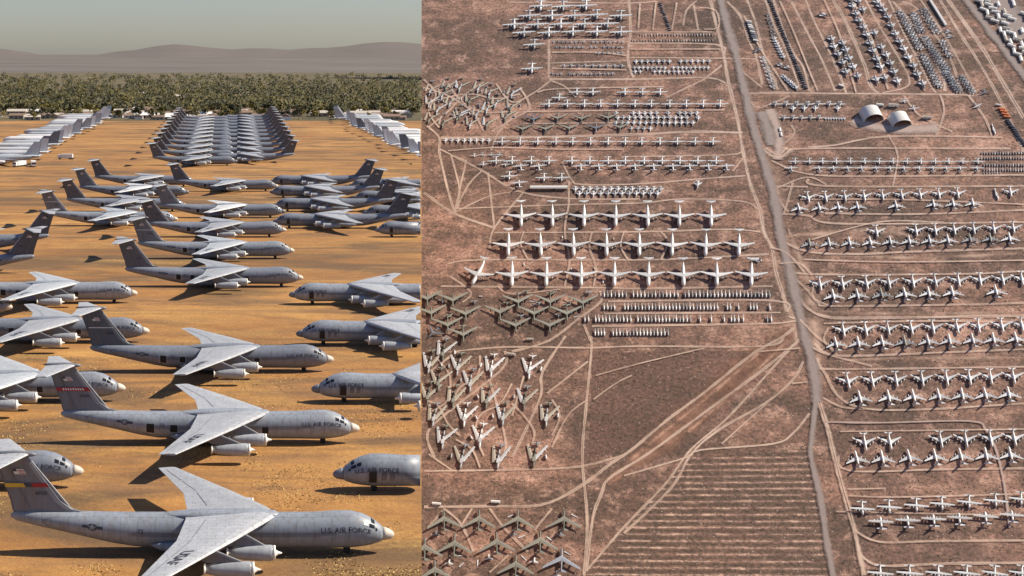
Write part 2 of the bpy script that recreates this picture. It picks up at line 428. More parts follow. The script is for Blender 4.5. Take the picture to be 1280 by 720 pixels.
def make_transport(radome, fin_kind, hull='hull_grey', letters=True, tailcol='fin_grey', rwing='wing_grey'):
    P = []
    fus = MB().loft(FUS, 28)
    fus.loft([(10.9, 0, 5.1, .12, .12), (9.8, 0, 5.2, 1.0, .5), (5, 0, 5.3, 1.6, .6), (-1, 0, 5.25, 1.5, .5), (-4, 0, 5.1, .9, .4), (-6.5, 0, 5.0, .2, .2)], 12)   # wing fairing
    subs = []
    for s in (0, 1):
        for a0, a1, x0, x1 in ((30, 46, 22.95, 22.25), (33, 49, 22.1, 21.45), (54, 82, 22.95, 22.5), (22, 36, 23.3, 23.05)):
            if s: a0, a1 = 180 - a0, 180 - a1
            w = MB(); patch(w, x0, x1, a0, a1, 3, 3, 0, .035)
            subs.append(('cockpit_window', w.mesh('cockpit_window', 'cover_white' if fin_kind == 'yellow' and s and a1 == 131 else 'glass')))
    d = MB()
    patch(d, 20.45, 19.05, -40, 12, 3, 5, 1, .02); patch(d, 20.3, 19.2, -36, 8, 3, 5, 0, .04)                # port crew door
    subs.append(('crew_door', d.mesh('crew_door', 'black', 'hull_dark')))
    for x0, x1, a0, a1 in ((10.2, 9.1, 176, 204), (-5.1, -6.3, 168, 200), (-9.0, -10.3, 166, 208)):
        if fin_kind == 'yellow': continue
        d = MB(); patch(d, x0 + .16, x1 - .16, a0 - 4, a1 + 4, 3, 5, 1, .02); patch(d, x0, x1, a0, a1, 3, 5, 0, .04); subs.append(('hatch', d.mesh('hatch', 'black', 'wing_grey')))
    for xa, xb in ((18.5, 17.7), (17.2, 16.5)):
        t = MB(); patch(t, xa, xb, -25, 5, 2, 3, 0); subs.append(('service_panel', t.mesh('service_panel', 'hull_dark')))
    if letters:
        vs, fs = textmesh('U.S. AIR FORCE', .98)
        for side in (-1, 1):
            l = MB(); l.add(on_side(vs, 19.15, 3.6, side), fs); subs.append(('lettering', l.mesh('lettering', 'ink')))
            # star in disc with bars
            l = MB(); cx, cz = -14.0, 3.5
            def flat(pts): return [Vector(p) for p in pts]
            disc = flat([(.62 * math.cos(2 * math.pi * k / 20), .62 * math.sin(2 * math.pi * k / 20)) for k in range(20)])
            bars = flat([(-1.35, -.24), (-.55, -.24), (-.55, .26), (-1.35, .26)]), flat([(.55, -.24), (1.35, -.24), (1.35, .26), (.55, .26)])
            star = flat([((.6 if k % 2 == 0 else .24) * math.sin(2 * math.pi * k / 10), (.6 if k % 2 == 0 else .24) * math.cos(2 * math.pi * k / 10)) for k in range(10)])
            l.add(on_side([v.to_3d() for v in disc], cx, cz, side), [tuple(range(20))], 0)
            for bb in bars: l.add(on_side([v.to_3d() for v in bb], cx, cz, side), [(0, 1, 2, 3)], 0)
            l.add(on_side([v.to_3d() for v in star], cx, cz, side, .06), [tuple(range(10))], 1)
            subs.append(('insignia', l.mesh('insignia', 'ink', hull)))
            vs2, fs2 = textmesh('72', .8)
            l = MB(); l.add(on_side(vs2, -9.7 if side > 0 else -7.7, 3.5, side), fs2); subs.append(('number', l.mesh('number', 'ink')))
    P.append(('fuselage', fus.mesh('fuselage', hull), subs))
    P.append(('radome', MB().loft([(24.02, 0, 2.62, .9, .9), (24.5, 0, 2.58, .84, .84), (25.1, 0, 2.52, .64, .64), (25.5, 0, 2.48, .36, .36), (25.65, 0, 2.47, .06, .06)], 20).mesh('radome', radome), []))
    for sgn in (-1, 1):
        st = [(x, sgn * y, z, c, th) for x, y, z, c, th in WST]
        wb = MB().panel(st, 'z', 0)
        if sgn < 0: wb.f = [f[::-1] for f in wb.f]
        ws = []
        fl = MB()
        for ya, yb, frac in ((3.0, 9.9, .74), (10.5, 16.2, .72), (16.6, 22.8, .72)):      # flap and aileron seams
            A, B = wing_z(ya), wing_z(yb)
            for fr, wdt in ((frac, .09),):
                pts = []
                for q, yy in ((A, ya), (B, yb)):
                    pts.append((q[0] - q[3] * fr, sgn * yy, q[2] + q[4] * .245 + .03)); pts.append((q[0] - q[3] * fr - wdt, sgn * yy, q[2] + q[4] * .235 + .03))
                fl.add(pts, [(0, 1, 3, 2)])
        ws.append(('flap_seam', fl.mesh('flap_seam', 'hull_dark')))
        if letters and sgn < 0:
            vs, fs = textmesh('USAF', 2.1); l = MB()
            out = []
            for v in vs:
                y = 16.6 + v.x * .95; q = wing_z(y)
                xx = q[0] - q[3] * .5 + v.y * .95; fr = (q[0] - xx) / q[3]
                top = (.5 - (fr - .35) * .67) if fr > .35 else (.42 + fr * .2)
                out.append((xx, -y, q[2] + q[4] * top + .05))
            l.add(out, fs); ws.append(('lettering', l.mesh('wing_lettering', 'ink')))
        P.append(('wing', wb.mesh('wing', rwing), ws))
        for y, xi, zc in ((7.4, 9.7, 2.45), (13.3, 7.0, 2.35)):
            e = MB().loft([(xi, sgn * y, zc, .92, .92), (xi - .5, sgn * y, zc, 1.04, 1.04), (xi - 2, sgn * y, zc, 1.03, 1.03), (xi - 3.6, sgn * y, zc, .93, .93), (xi - 5.0, sgn * y, zc, .74, .74), (xi - 5.9, sgn * y, zc, .48, .48)], 18)
            q = wing_z(y)
            pl = MB().panel([(xi - .8, sgn * y, zc + .85, 5.0, .35), (q[0] - .1, sgn * y, q[2] - .1, q[3] * .75, .35)], 'y')
            cov = MB().loft([(xi + .95, sgn * y, zc, .07, .07), (xi + .5, sgn * y, zc, .22, .22), (xi + .16, sgn * y, zc, .42, .42), (xi + .12, sgn * y, zc, .97, .97), (xi - .22, sgn * y, zc, 1.0, 1.0)], 18)
            ring = MB().loft([(xi - 5.85, sgn * y, zc, .5, .5), (xi - 6.0, sgn * y, zc, .72, .72), (xi - 6.12, sgn * y, zc, .7, .7)], 16)
            P.append(('engine', e.mesh('engine', 'pod_grey'), [('pylon', pl.mesh('pylon', 'hull_dark')), ('intake_cover', cov.mesh('intake_cover', 'cover_white')), ('exhaust_cover', ring.mesh('exhaust_cover', 'cover_white'))]))
    for sgn in (-1, 1):
        g = MB().loft([(3.4, sgn * 2.25, 1.35, .1, .1), (2.4, sgn * 2.35, 1.4, .55, .6), (0, sgn * 2.4, 1.42, .78, .82), (-3.2, sgn * 2.4, 1.42, .74, .8), (-5.2, sgn * 2.3, 1.55, .4, .5), (-6.4, sgn * 2.2, 1.7, .06, .08)], 14)
        whs = [('wheel', MB().cyl((x, sgn * 2.15, .56), (x, sgn * 2.65, .56), .56, 14).mesh('wheel', 'rubber')) for x in (.6, -1.1)]
        P.append(('gear_pod', g.mesh('gear_pod', hull), whs))
    ng = MB().box(19.4, 0, .95, .25, .3, 1.0)
    P.append(('nose_gear', ng.mesh('nose_gear', 'hull_dark'), [('wheel', MB().cyl((19.4, s * .2, .46), (19.4, s * .55, .46), .46, 14).mesh('wheel', 'rubber')) for s in (-1, 1)]))
    fst = [(-12.8, 0, 5.0, 11.5, .3), (-16.6, 0, 5.9, 8.1, .7), (-18.1, 0, 7.0, 6.8, .62), (-22.6, 0, 13.2, 4.4, .45)]
    fin = MB().panel(fst, 'y', 0)
    def finx(z):
        for a, b in zip(fst, fst[1:]):
            if a[2] <= z <= b[2]:
                t = (z - a[2]) / (b[2] - a[2]); return a[0] + (b[0] - a[0]) * t, a[3] + (b[3] - a[3]) * t
    fs_ = []
    def finstrip(mb, z0, z1, u0, u1, mi=0, off=.37):
        pts = []
        for z in (z0, z1):
            x, c = finx(z); pts += [(x - c * u0, SIDE * off, z), (x - c * u1, SIDE * off, z)]
        mb.add(pts, [(0, 1, 3, 2)], mi)
    le = MB(); x0, c0 = finx(6.3); x1, c1 = finx(12.9)
    le.panel([(x0 + .04, 0, 6.3, .45, .26), (x1 + .04, 0, 12.9, .4, .22)], 'y'); fs_.append(('leading_edge', le.mesh('leading_edge', 'wing_grey')))
    for SIDE in (-1, 1):
        rud = MB(); finstrip(rud, 6.1, 12.6, .70, .725, 0, .3); fs_.append(('rudder_seam', rud.mesh('rudder_seam', 'hull_dark')))
        fg = MB()
        finstrip(fg, 10.7, 11.4, .35, .64, 0, .36)
        for k in range(3): finstrip(fg, 10.78 + k * .2, 10.87 + k * .2, .36, .52, 1, .38)
        finstrip(fg, 11.08, 11.4, .54, .64, 2, .385)
        fs_.append(('flag', fg.mesh('flag', 'white', 'red', 'bus_blue')))
        bd = MB()
        if fin_kind == 'red':
            finstrip(bd, 8.95, 9.6, .03, .98, 0)
            for k in range(9): finstrip(bd, 9.1, 9.45, .2 + .07 * k, .24 + .07 * k, 1, .39)
        elif fin_kind == 'yellow':
            finstrip(bd, 8.95, 9.5, .03, .38, 0); finstrip(bd, 8.95, 9.5, .38, .55, 2); finstrip(bd, 8.95, 9.5, .55, .98, 1)
        elif fin_kind == 'line': finstrip(bd, 9.2, 9.36, .03, .9, 1)
        if bd.f: fs_.append(('fin_band', bd.mesh('fin_band', 'red', 'yellow' if fin_kind == 'yellow' else 'white', 'ink')))
        vs, fs = textmesh('60132', .62)
        nm = MB().add([(-20.8 - SIDE * v.x, SIDE * .37, 8.1 + v.y) for v in vs], fs); fs_.append(('number', nm.mesh('fin_number', 'ink')))
    P.append(('fin', fin.mesh('fin', tailcol), fs_))
    tp = MB()
    for sgn in (-1, 1):
        q = MB().panel([(-22.2, 0, 13.3, 5.0, .55), (-26.0, sgn * 8.3, 13.1, 2.0, .22)], 'z')
        if sgn < 0: q.f = [f[::-1] for f in q.f]
        tp = merge(tp, q)
    bl = MB().loft([(-21.2, 0, 13.25, .05, .05), (-22.0, 0, 13.3, .32, .34), (-24.2, 0, 13.35, .42, .45), (-26.7, 0, 13.4, .3, .32), (-27.8, 0, 13.45, .05, .05)], 12)
    P.append(('tailplane', tp.mesh('tailplane', 'wing_grey'), [('tail_bullet', bl.mesh('tail_bullet', 'fin_grey'))]))
    return P
T_red = make_transport('radome', 'red'); T_yel = make_transport('radome', 'yellow'); T_line = make_transport('radome', 'line', 'hull_mid', True, 'fin_dark')
T_std = make_transport('radome', 'none', 'hull_mid', True, 'fin_dark')
T_std2 = make_transport('radome', 'line', 'hull_grey', True, 'fin_grey', 'pale_jet')
T_std3 = make_transport('radome_grey', 'none', 'hull_mid', True, 'fin_grey', 'light_jet')
T_grey = make_transport('radome_grey', 'none')
T_far = make_transport('radome_grey', 'none', 'hull_mid', False, 'fin_dark')
T_gmid = make_transport('radome_grey', 'none', 'hull_mid', True, 'fin_dark')
T_near_white = T_std

def put_transport(model, xn, gy, face, label, group, name='transport_aircraft', ref='nose'):
    """nose (or tail) pixel column and ground line; face +1 right, -1 left"""
    p = apron(xn, gy)
    c = p - Vector((face * 25.6, 0, 0)) if ref == 'nose' else p + Vector((face * 25.0, 0, 0))
    rz = (0 if face > 0 else math.pi) + R(random.uniform(-.7, .7))
    c.z = 0
    return place(model, flat_matrix(c, rz), name, label, 'aircraft', group)
G1 = 'grey transports parked across the golden dirt'
rows = [(T_yel, 492, 690, 'grey transport with yellow and red fin band, nearest of all, nose right'),
        (T_red, 449, 553, 'grey transport with red fin band, right behind the nearest one, nose right'),
        (T_line, 417, 464, 'grey transport with thin white fin line, third from front, nose right'),
        (T_std, 379, 358, 'grey transport behind the empty gap in the middle column, nose right'),
        (T_std2, 368, 323, 'grey transport, second behind the gap in the middle column, nose right'),
        (T_std, 358, 296, 'grey transport, third behind the gap in the middle column, nose right'),
        (T_std3, 357, 272, 'grey transport, fourth behind the gap in the middle column, nose right'),
        (T_std, 348, 239, 'grey transport, farthest of the middle column, nose right')]
for m_, xn, gy, l in rows: put_transport(m_, xn, gy, 1, l, G1)
for i, (xn, gy) in enumerate([(105, 608), (157, 501), (187, 427), (172, 378)]):
    put_transport((T_std, T_std2, T_std, T_std2)[i], xn, gy, 1, 'grey transport, %s in the column reaching in from the left, nose right' % ['nearest', 'second', 'third', 'farthest'][i], G1)
put_transport(T_std, 16, 396, 1, 'pale nose of a transport just poking in at the left edge', G1)
for i, (xf, gy) in enumerate([(58, 282), (83, 264), (99, 247), (118, 233)]):
    put_transport((T_std2, T_std, T_std3, T_std)[i], xf, gy, 1, 'grey transport, %s of the upper left column of four, nose right' % ['nearest', 'second', 'third', 'farthest'][i], G1, ref='tail')
put_transport(T_gmid, 62, 313, -1, 'grey transport with tail to the right at left edge, farther of two', G1, ref='tail')
put_transport(T_gmid, 44, 341, -1, 'grey transport with tail to the right at left edge, nearer of two', G1, ref='tail')
LR = [(416, 613), (389, 502), (370, 431), (361, 380)]
for i, (xn, gy) in enumerate(LR):
    put_transport(T_grey, xn, gy, -1, 'grey transport with nose left by the cliff, %s of four beside the gap' % ['nearest', 'second', 'third', 'farthest'][i], G1)
for i, (xn, gy) in enumerate([(341, 285), (341, 264), (337, 247), (337, 233)]):
    put_transport(T_gmid, xn, gy, -1, 'grey transport, nose left, %s of the four past the gap' % ['nearest', 'second', 'third', 'farthest'][i], G1)
for i, (xn, gy) in enumerate([(468, 296), (453, 274), (441, 254), (436, 238)]):
    put_transport(T_gmid, xn, gy, -1, 'grey transport, nose left, %s of the column at the cliff edge' % ['nearest', 'second', 'third', 'farthest'][i], G1)
# the packed double column in the distance
N = 11
for i in range(N):
    k = .0072 + .00047 * i; gy = 68 + 1 / k
    t = i / (N - 1)
    xl = 190 + (222 - 190) * (1 - (gy - 68) / 139) / (1 - (155 - 68) / 139)
    xr = 368 - (368 - 341) * (1 - (gy - 68) / 139) / (1 - (152 - 68) / 139)
    put_transport(T_far, xl, gy, 1, 'distant packed transport, nose right, %s from front' % ordw(i + 1), 'distant packed transports', ref='tail')
    put_transport(T_far, xr, 68 + 1 / (k + .00023), -1, 'distant packed transport, nose left, %s from front' % ordw(i + 1), 'distant packed transports', ref='tail')

# ------------------------------------------------------------------ generic aircraft
def jet(fus, wst, fin, tail, engines, mats, nsec=12, ttail=False):
    hullm, wingm, finm, engm = mats
    P = [('fuselage', MB().loft(fus, nsec).mesh('jet_fuselage', hullm), [])]
    for sgn in (-1, 1):
        b = MB().panel([(x, sgn * y, z, c, t) for x, y, z, c, t in wst], 'z')
        if sgn < 0: b.f = [f[::-1] for f in b.f]
        P.append(('wing', b.mesh('jet_wing', wingm), []))
    P.append(('fin', MB().panel(fin, 'y').mesh('jet_fin', finm), []))
    t = MB()
    for sgn in (-1, 1):
        b = MB().panel([(x, sgn * y, z, c, th) for x, y, z, c, th in tail], 'z')
        if sgn < 0: b.f = [f[::-1] for f in b.f]
        t = merge(t, b)
    P.append(('tailplane', t.mesh('jet_tailplane', wingm), []))
    for (x, y, z, r, L) in engines:
        for sgn in (-1, 1):
            e = MB().loft([(x, sgn * y, z, r * .85, r * .85), (x - L * .15, sgn * y, z, r, r), (x - L * .6, sgn * y, z, r * .9, r * .9), (x - L, sgn * y, z, r * .4, r * .4)], 10)
            e.box(x - L * .6, sgn * y, z + r + .3, L * .6, .25, 1.0)
            P.append(('engine', e.mesh('jet_engine', engm), []))
    return P
def tube_fus(L, r, zc, nose=.12, tail=.36, tailup=.5, n=0):
    h = L / 2
    return [(h, 0, zc - r * .3, r * .08, r * .08), (h - L * nose * .15, 0, zc - r * .2, r * .45, r * .45), (h - L * nose * .5, 0, zc - r * .06, r * .82, r * .82), (h - L * nose, 0, zc, r, r),
            (h - L * (1 - tail), 0, zc, r, r), (h - L * (1 - tail * .5), 0, zc + r * tailup * .45, r * .72, r * .72), (-h + L * .02, 0, zc + r * tailup, r * .25, r * .3), (-h, 0, zc + r * tailup, r * .06, r * .08)]
def model_c5(h, w):
    f = tube_fus(74, 4.3, 5.2, .13, .40, .9)
    return jet(f, [(14, 0, 8.6, 15, 1.6), (12, 4, 8.5, 13.5, 1.6), (5.5, 17, 8.0, 8.0, 1.0), (-3.5, 34, 7.2, 4.0, .5)],
               [(-23, 0, 8, 13, 1.2), (-30.5, 0, 19.5, 7.5, .8)], [(-29.5, 0, 19.8, 8, .8), (-35.5, 10.5, 19.4, 3.6, .35)],
               [(14, 12, 4.9, 1.55, 8), (8.5, 19, 4.7, 1.55, 8)], (h, w, w, 'mid_jet'))
def model_tanker(h, w, fn=None):
    f = tube_fus(41, 1.95, 3.3, .13, .34, .45)
    return jet(f, [(8.5, 0, 2.5, 11.5, 1.1), (6.6, 1.9, 2.6, 10, 1.0), (-.2, 9, 3.0, 5.8, .6), (-8.2, 19.9, 3.6, 2.8, .3)],
               [(-11.5, 0, 4.6, 8.2, .6), (-17.4, 0, 12, 3.8, .4)], [(-15, 0, 4.2, 4.6, .5), (-19.2, 6.6, 4.6, 2.2, .25)],
               [(6.8, 8.4, 1.7, .95, 5.6), (1.4, 14, 2.1, .95, 5.6)], (h, w, fn or h, 'white_jet'))
def model_turboprop(h, w):
    f = tube_fus(30, 2.1, 2.9, .17, .45, .8)
    P = jet(f, [(5.2, 0, 4.9, 5.0, .8), (5.2, 6, 4.9, 5.0, .75), (4.4, 20, 5.2, 2.9, .35)],
            [(-7.5, 0, 4.4, 7.5, .6), (-11.6, 0, 11.4, 3.2, .4)], [(-10.2, 0, 4.6, 4.4, .5), (-11.4, 8, 4.6, 2.4, .3)], [], (h, w, h, h))
    for y in (5, 10.3):
        for s in (-1, 1):
            e = MB().loft([(8.6, s * y, 4.5, .12, .12), (8.2, s * y, 4.5, .6, .65), (6, s * y, 4.5, .75, .8), (2.5, s * y, 4.5, .5, .6), (.8, s * y, 4.6, .1, .1)], 10)
            for k in range(4):
                a = k * math.pi / 2 + .5; e.box(8.45, s * y + math.cos(a) * 1.0, 4.5 + math.sin(a) * 1.0, .15, .3 + abs(math.cos(a)) * 1.6, .3 + abs(math.sin(a)) * 1.6)
            P.append(('engine', e.mesh('turboprop_engine', w), []))
    return P
def model_bomber(h, w, cut_tail=False):
    f = tube_fus(47, 1.75, 3.6, .12, .5, .25)
    P = jet(f, [(8, 0, 5.0, 10.0, 1.3), (6.6, 1.8, 5.0, 9.3, 1.3), (-3, 14, 4.9, 6.6, .8), (-13.5, 28, 4.4, 3.8, .4)],
            [(-14.5, 0, 4.8, 7.5, .6), (-19.5, 0, 12, 3.4, .35)], [(-16.5, 0, 4, 5.2, .5), (-21, 7.6, 4.1, 2.6, .3)],
            [(4.5, 9.2, 3.1, 1.15, 6.2), (-2.6, 17.2, 3.0, 1.15, 6.2)], (h, w, h, 'olive'))
    if cut_tail:                                            # hulk whose tail has been severed
        P = [p for p in P if p[0] not in ('fin', 'tailplane')]
        P[0] = ('fuselage', MB().loft(f[:5] + [(-11, 0, 3.7, 1.5, 1.5), (-13, 0, 3.7, 1.45, 1.45)], 12).mesh('hulk_fuselage', h), [])
    return P
def single(P, *extra):
    r = MB()
    mats = []
    for pn, me, subs in P:
        for poly in me.polygons: pass
        mm = me.materials[0]
        if mm not in mats: mats.append(mm)
        o = len(r.v); r.v += [tuple(v.co) for v in me.vertices]
        for p in me.polygons:
            r.f.append(tuple(i + o for i in p.vertices)); r.m.append(mats.index(mm)); r.sm.append(p.use_smooth)
    return r.mesh('small_aircraft', *mats)
def model_fighter(h, w):
    f = tube_fus(18.5, .95, 1.9, .3, .3, .2)
    P = jet(f, [(3.5, 0, 1.8, 8.2, .5), (2.2, 1.2, 1.8, 7, .4), (-3.6, 6, 2.0, 2.2, .15)], [(-3.8, 0, 2.4, 5, .3), (-7.6, 0, 5.4, 2.2, .2)],
            [(-6.2, 0, 1.8, 3.4, .25), (-8.6, 2.9, 1.5, 1.5, .15)], [], (h, w, h, h), 8)
    c = MB().loft([(6.6, 0, 2.5, .05, .05), (5.6, 0, 2.7, .42, .4), (4, 0, 2.75, .45, .42), (2.6, 0, 2.7, .1, .1)], 8); P.append(('canopy', c.mesh('canopy', 'glass'), []))
    i = MB()
    for s in (-1, 1): i.box(1.2, s * 1.15, 1.8, 5, .7, 1.1)
    P.append(('intake', i.mesh('intake', h), []))
    return single(P)
def model_attack(h, w):
    f = tube_fus(14, .8, 1.8, .2, .4, .4)
    P = jet(f, [(1.6, 0, 1.4, 3.4, .4), (1.4, 8.4, 1.9, 2.0, .25)], [(-5, 0, 2, 2.6, .25), (-6.2, 0, 4.4, 1.5, .2)], [(-4.8, 0, 2, 2, .25), (-5.2, 3, 2, 1.6, .2)],
            [(-.8, 1.6, 2.7, .65, 3.2)], (h, w, h, w), 8)
    return single(P)
def model_helicopter(h, w):
    P = [('a', MB().loft([(9, 0, 1.7, .3, .3), (8, 0, 1.8, 1.2, 1.2), (5, 0, 2, 1.6, 1.7), (-2, 0, 2, 1.6, 1.7), (-5, 0, 2.6, .9, .9), (-11, 0, 3.2, .45, .5), (-13, 0, 3.4, .3, .4)], 10).mesh('h', h), [])]
    P.append(('b', MB().loft([(5, 0, 3.9, .2, .2), (3.5, 0, 4.0, .9, .7), (-1, 0, 4.0, .9, .7), (-3, 0, 3.7, .2, .2)], 8).mesh('h', w), []))
    P.append(('c', MB().panel([(-11.4, 0, 3.3, 2, .3), (-13.2, 0, 6.2, 1.5, .2)], 'y').mesh('h', h), []))
    b = MB()
    for s in (-1, 1): b.box(-1, s * 1.9, 1.2, 3.2, .8, 1.0)
    b.box(-12.2, 0, 3.5, 1, 3.4, .15)
    P.append(('d', b.mesh('h', h), []))
    return single(P)
V = {}
V['c5'] = model_c5('white_jet', 'light_jet'); V['c5b'] = model_c5('light_jet', 'white_jet')
V['tank_w'] = model_tanker('white_jet', 'white_jet'); V['tank_g'] = model_tanker('light_jet', 'light_jet'); V['tank_m'] = model_tanker('white_jet', 'light_jet'); V['tank_p'] = model_tanker('pale_jet', 'pale_jet')
V['tank_o'] = model_tanker('olive_pale', 'mid_jet')
V['turbo'] = model_turboprop('white_jet', 'light_jet'); V['turbo_g'] = model_turboprop('light_jet', 'light_jet'); V['turbo_m'] = model_turboprop('mid_jet', 'light_jet')
V['bomb'] = model_bomber('olive', 'olive_pale'); V['bomb_cut'] = model_bomber('olive', 'olive_pale', True); V['bomb_blue'] = model_bomber('navy_grey', 'steel_blue'); V['bomb_dark'] = model_bomber('navy_grey', 'navy_grey')
V['fig'] = model_fighter('light_jet', 'white_jet'); V['fig_d'] = model_fighter('mid_jet', 'light_jet')
V['att'] = model_attack('mid_jet', 'light_jet'); V['att_d'] = model_attack('navy_grey', 'mid_jet')
V['heli'] = model_helicopter('white_jet', 'light_jet'); V['heli_d'] = model_helicopter('mid_jet', 'navy_grey'); V['heli_w'] = model_helicopter('light_jet', 'white_jet')
def pick(*a): return V[random.choice(a)]

# side clusters on the apron, noses away from the middle
SIDE_MODELS = [V['tank_p'], V['tank_p'], V['tank_g'], V['tank_m'], model_tanker('pale_jet', 'light_jet', 'mid_jet'), model_tanker('light_jet', 'pale_jet', 'hull_dark')]
N = 17
for i in range(N):
    t = i / (N - 1); k = .0073 + .00031 * i; gy = 68 + 1 / k
    gl = (gy - 155) / (205 - 155)
    xt = 52 + (133 - 52) * (1 - gl) + random.uniform(-5, 5)
    p = apron(xt, gy); c = p + Vector((-21.5 * 1.15, 0, 0)); c.z = 0
    place(random.choice(SIDE_MODELS), flat_matrix(c, math.pi + R(random.uniform(-2, 2)), random.uniform(1.05, 1.2)), 'tanker_aircraft', 'pale blue-grey jet in the crowded block at far left, %s from front' % ordw(i + 1), 'aircraft', 'pale jets in the far side blocks')
    xt = 515 - (515 - 424) * (1 - gl) + random.uniform(-5, 5)
    p = apron(xt, gy); c = p + Vector((21.5 * 1.15, 0, 0)); c.z = 0
    if xt + 20 < 520 + 60:
        place(random.choice(SIDE_MODELS), flat_matrix(c, R(random.uniform(-2, 2)), random.uniform(1.05, 1.2)), 'tanker_aircraft', 'pale blue-grey jet in the crowded block by the cliff, %s from front' % ordw(i + 1), 'aircraft', 'pale jets in the far side blocks')

# ------------------------------------------------------------------ hulks are cut off flush with the cliff edge
CUT_N = ray(525.5, 0).cross(ray(525.5, 720)).normalized()
if CUT_N.dot(RT) < 0: CUT_N = -CUT_N
bpy.context.view_layer.update()
cutcache = {}
def trim(o):
    for c in list(o.children): trim(c)
    if o.type != 'MESH': return
    mw = o.matrix_world; d = [CUT_N.dot(mw @ v.co - CAM) for v in o.data.vertices]
    if max(d) <= 0: return
    if min(d) >= -.05:
        for c in list(o.children): bpy.data.objects.remove(c)
        bpy.data.objects.remove(o); return
    bm = bmesh.new(); bm.from_mesh(o.data); inv = mw.inverted()
    co = inv @ CAM; no = (mw.to_3x3().transposed() @ CUT_N).normalized()
    r = bmesh.ops.bisect_plane(bm, geom=bm.verts[:] + bm.edges[:] + bm.faces[:], plane_co=co, plane_no=no, clear_outer=True)
    ed = [e for e in r['geom_cut'] if isinstance(e, bmesh.types.BMEdge)]
    if len(ed) > 2: bmesh.ops.edgenet_fill(bm, edges=ed)
    me = o.data.copy(); bm.to_mesh(me); bm.free(); o.data = me
for o in [o for o in SC.objects if o.parent is None and o.get('category') == 'aircraft']: trim(o)

# ------------------------------------------------------------------ aircraft on the hillside
def put(model, x, y, heading, label, name, cat='aircraft', group=None, scale=1.0, jit=2.0, span=None, base=None, dirx=None):
    """heading: image direction in degrees, 90 = towards the viewer (down), -90 = up the slope"""
    a = R(heading + random.uniform(-jit, jit))
    if span: scale = span * hmpp(x, y) / base
    # a nose-down aeroplane's centre pixel is given at the wing
    return place(model, hill_matrix(x, y, math.cos(a), math.sin(a) if abs(math.sin(a)) > .02 else 0, scale, .12), name, label, cat, group)
def row(models, pts, heading, desc, rowname, name, group, span=None, base=40.0, scale=1.0, cat='aircraft', jit=2.0):
    pts = sorted(pts); n = len(pts)
    for i, (x, y) in enumerate(pts):
        put(random.choice(models), x, y, heading, '%s, %s in %s' % (desc, fromleft(i, n), rowname), name, cat, group, scale, jit, span, base)
def xs(y, *a): return [(x, y) for x in a]
c5 = [V['c5'], V['c5'], V['c5b']]
row(c5, xs(272, 651.4, 690.4, 730, 769.6, 809.5, 849, 888.7), 90, 'huge white T-tailed transport', 'top row of giant transports', 'giant_transport', 'giant transports in three rows', 38, 68)
row(c5, xs(308, 635.5, 675.7, 716.8, 758, 799, 840, 882, 923.5), 90, 'huge white T-tailed transport', 'middle row of giant transports', 'giant_transport', 'giant transports in three rows', 39.5, 68)
row(c5, xs(345, 640, 683, 726.3, 768, 810.6, 854, 895.7, 939), 90, 'huge white T-tailed transport', 'bottom row of giant transports', 'giant_transport', 'giant transports in three rows', 41, 68)
put(V['c5'], 598, 344, 122, 'huge pale transport parked askew, left of the bottom row of giant transports', 'giant_transport', group='giant transports in three rows', span=40, base=68)
# double rows of tankers right of the road
tk = [V['tank_w'], V['tank_w'], V['tank_m'], V['tank_g']]
tl = [V['tank_m'], V['tank_g'], V['tank_m'], V['tank_w'], V['tank_w'], V['tank_m'], V['tank_w'], V['tank_o']]
DR = [('first', 244, 257, 22.5, [1010, 1032, 1056, 1080, 1103, 1127, 1150, 1173.5, 1197, 1263], [998.5, 1024, 1048, 1072, 1120, 1167, 1191.5, 1216]),
      ('second', 289, 302, 24.5, [1095.5, 1145, 1169, 1192.6, 1217, 1242, 1266.5], [1012, 1036.5, 1062, 1088, 1113, 1136.7, 1162, 1185, 1212.7, 1238, 1262]),
      ('third', 353, 368, 27.5, [1025, 1053, 1083, 1111, 1141, 1169, 1198, 1225, 1253, 1277], [1041.7, 1072, 1102, 1131, 1161, 1190.5, 1245]),
      ('fourth', 411, 428, 28, [1054, 1082, 1110, 1139, 1166, 1196, 1223, 1252, 1277], [1045, 1073, 1103, 1131, 1160, 1187, 1216, 1242, 1270]),
      ('fifth', 475, 497, 29.5, [1059.6, 1090, 1120, 1152.5, 1183, 1211.6, 1238, 1266.5], [1075, 1111, 1142, 1173.6, 1203, 1231.7, 1261]),
      ('lowest', 552, 573, 30.5, [1080.7, 1112, 1175.7, 1207, 1238, 1267.5], [1071, 1103, 1136.7, 1169, 1201, 1232.7, 1263])]
for nm, y0, y1, sp, a, b in DR:
    tilt = lambda x, y: y - (x - 1150) * .028
    row(tk, [(x, tilt(x, y0)) for x in a], 78, 'swept-wing jet, nose downhill', 'upper line of %s double row' % nm, 'tanker_aircraft', 'swept-wing jets in double rows', sp * .98, 40)
    row(tl, [(x, tilt(x, y1)) for x in b], -104, 'swept-wing jet, nose uphill', 'lower line of %s double row' % nm, 'tanker_aircraft', 'swept-wing jets in double rows', sp * .98, 40)
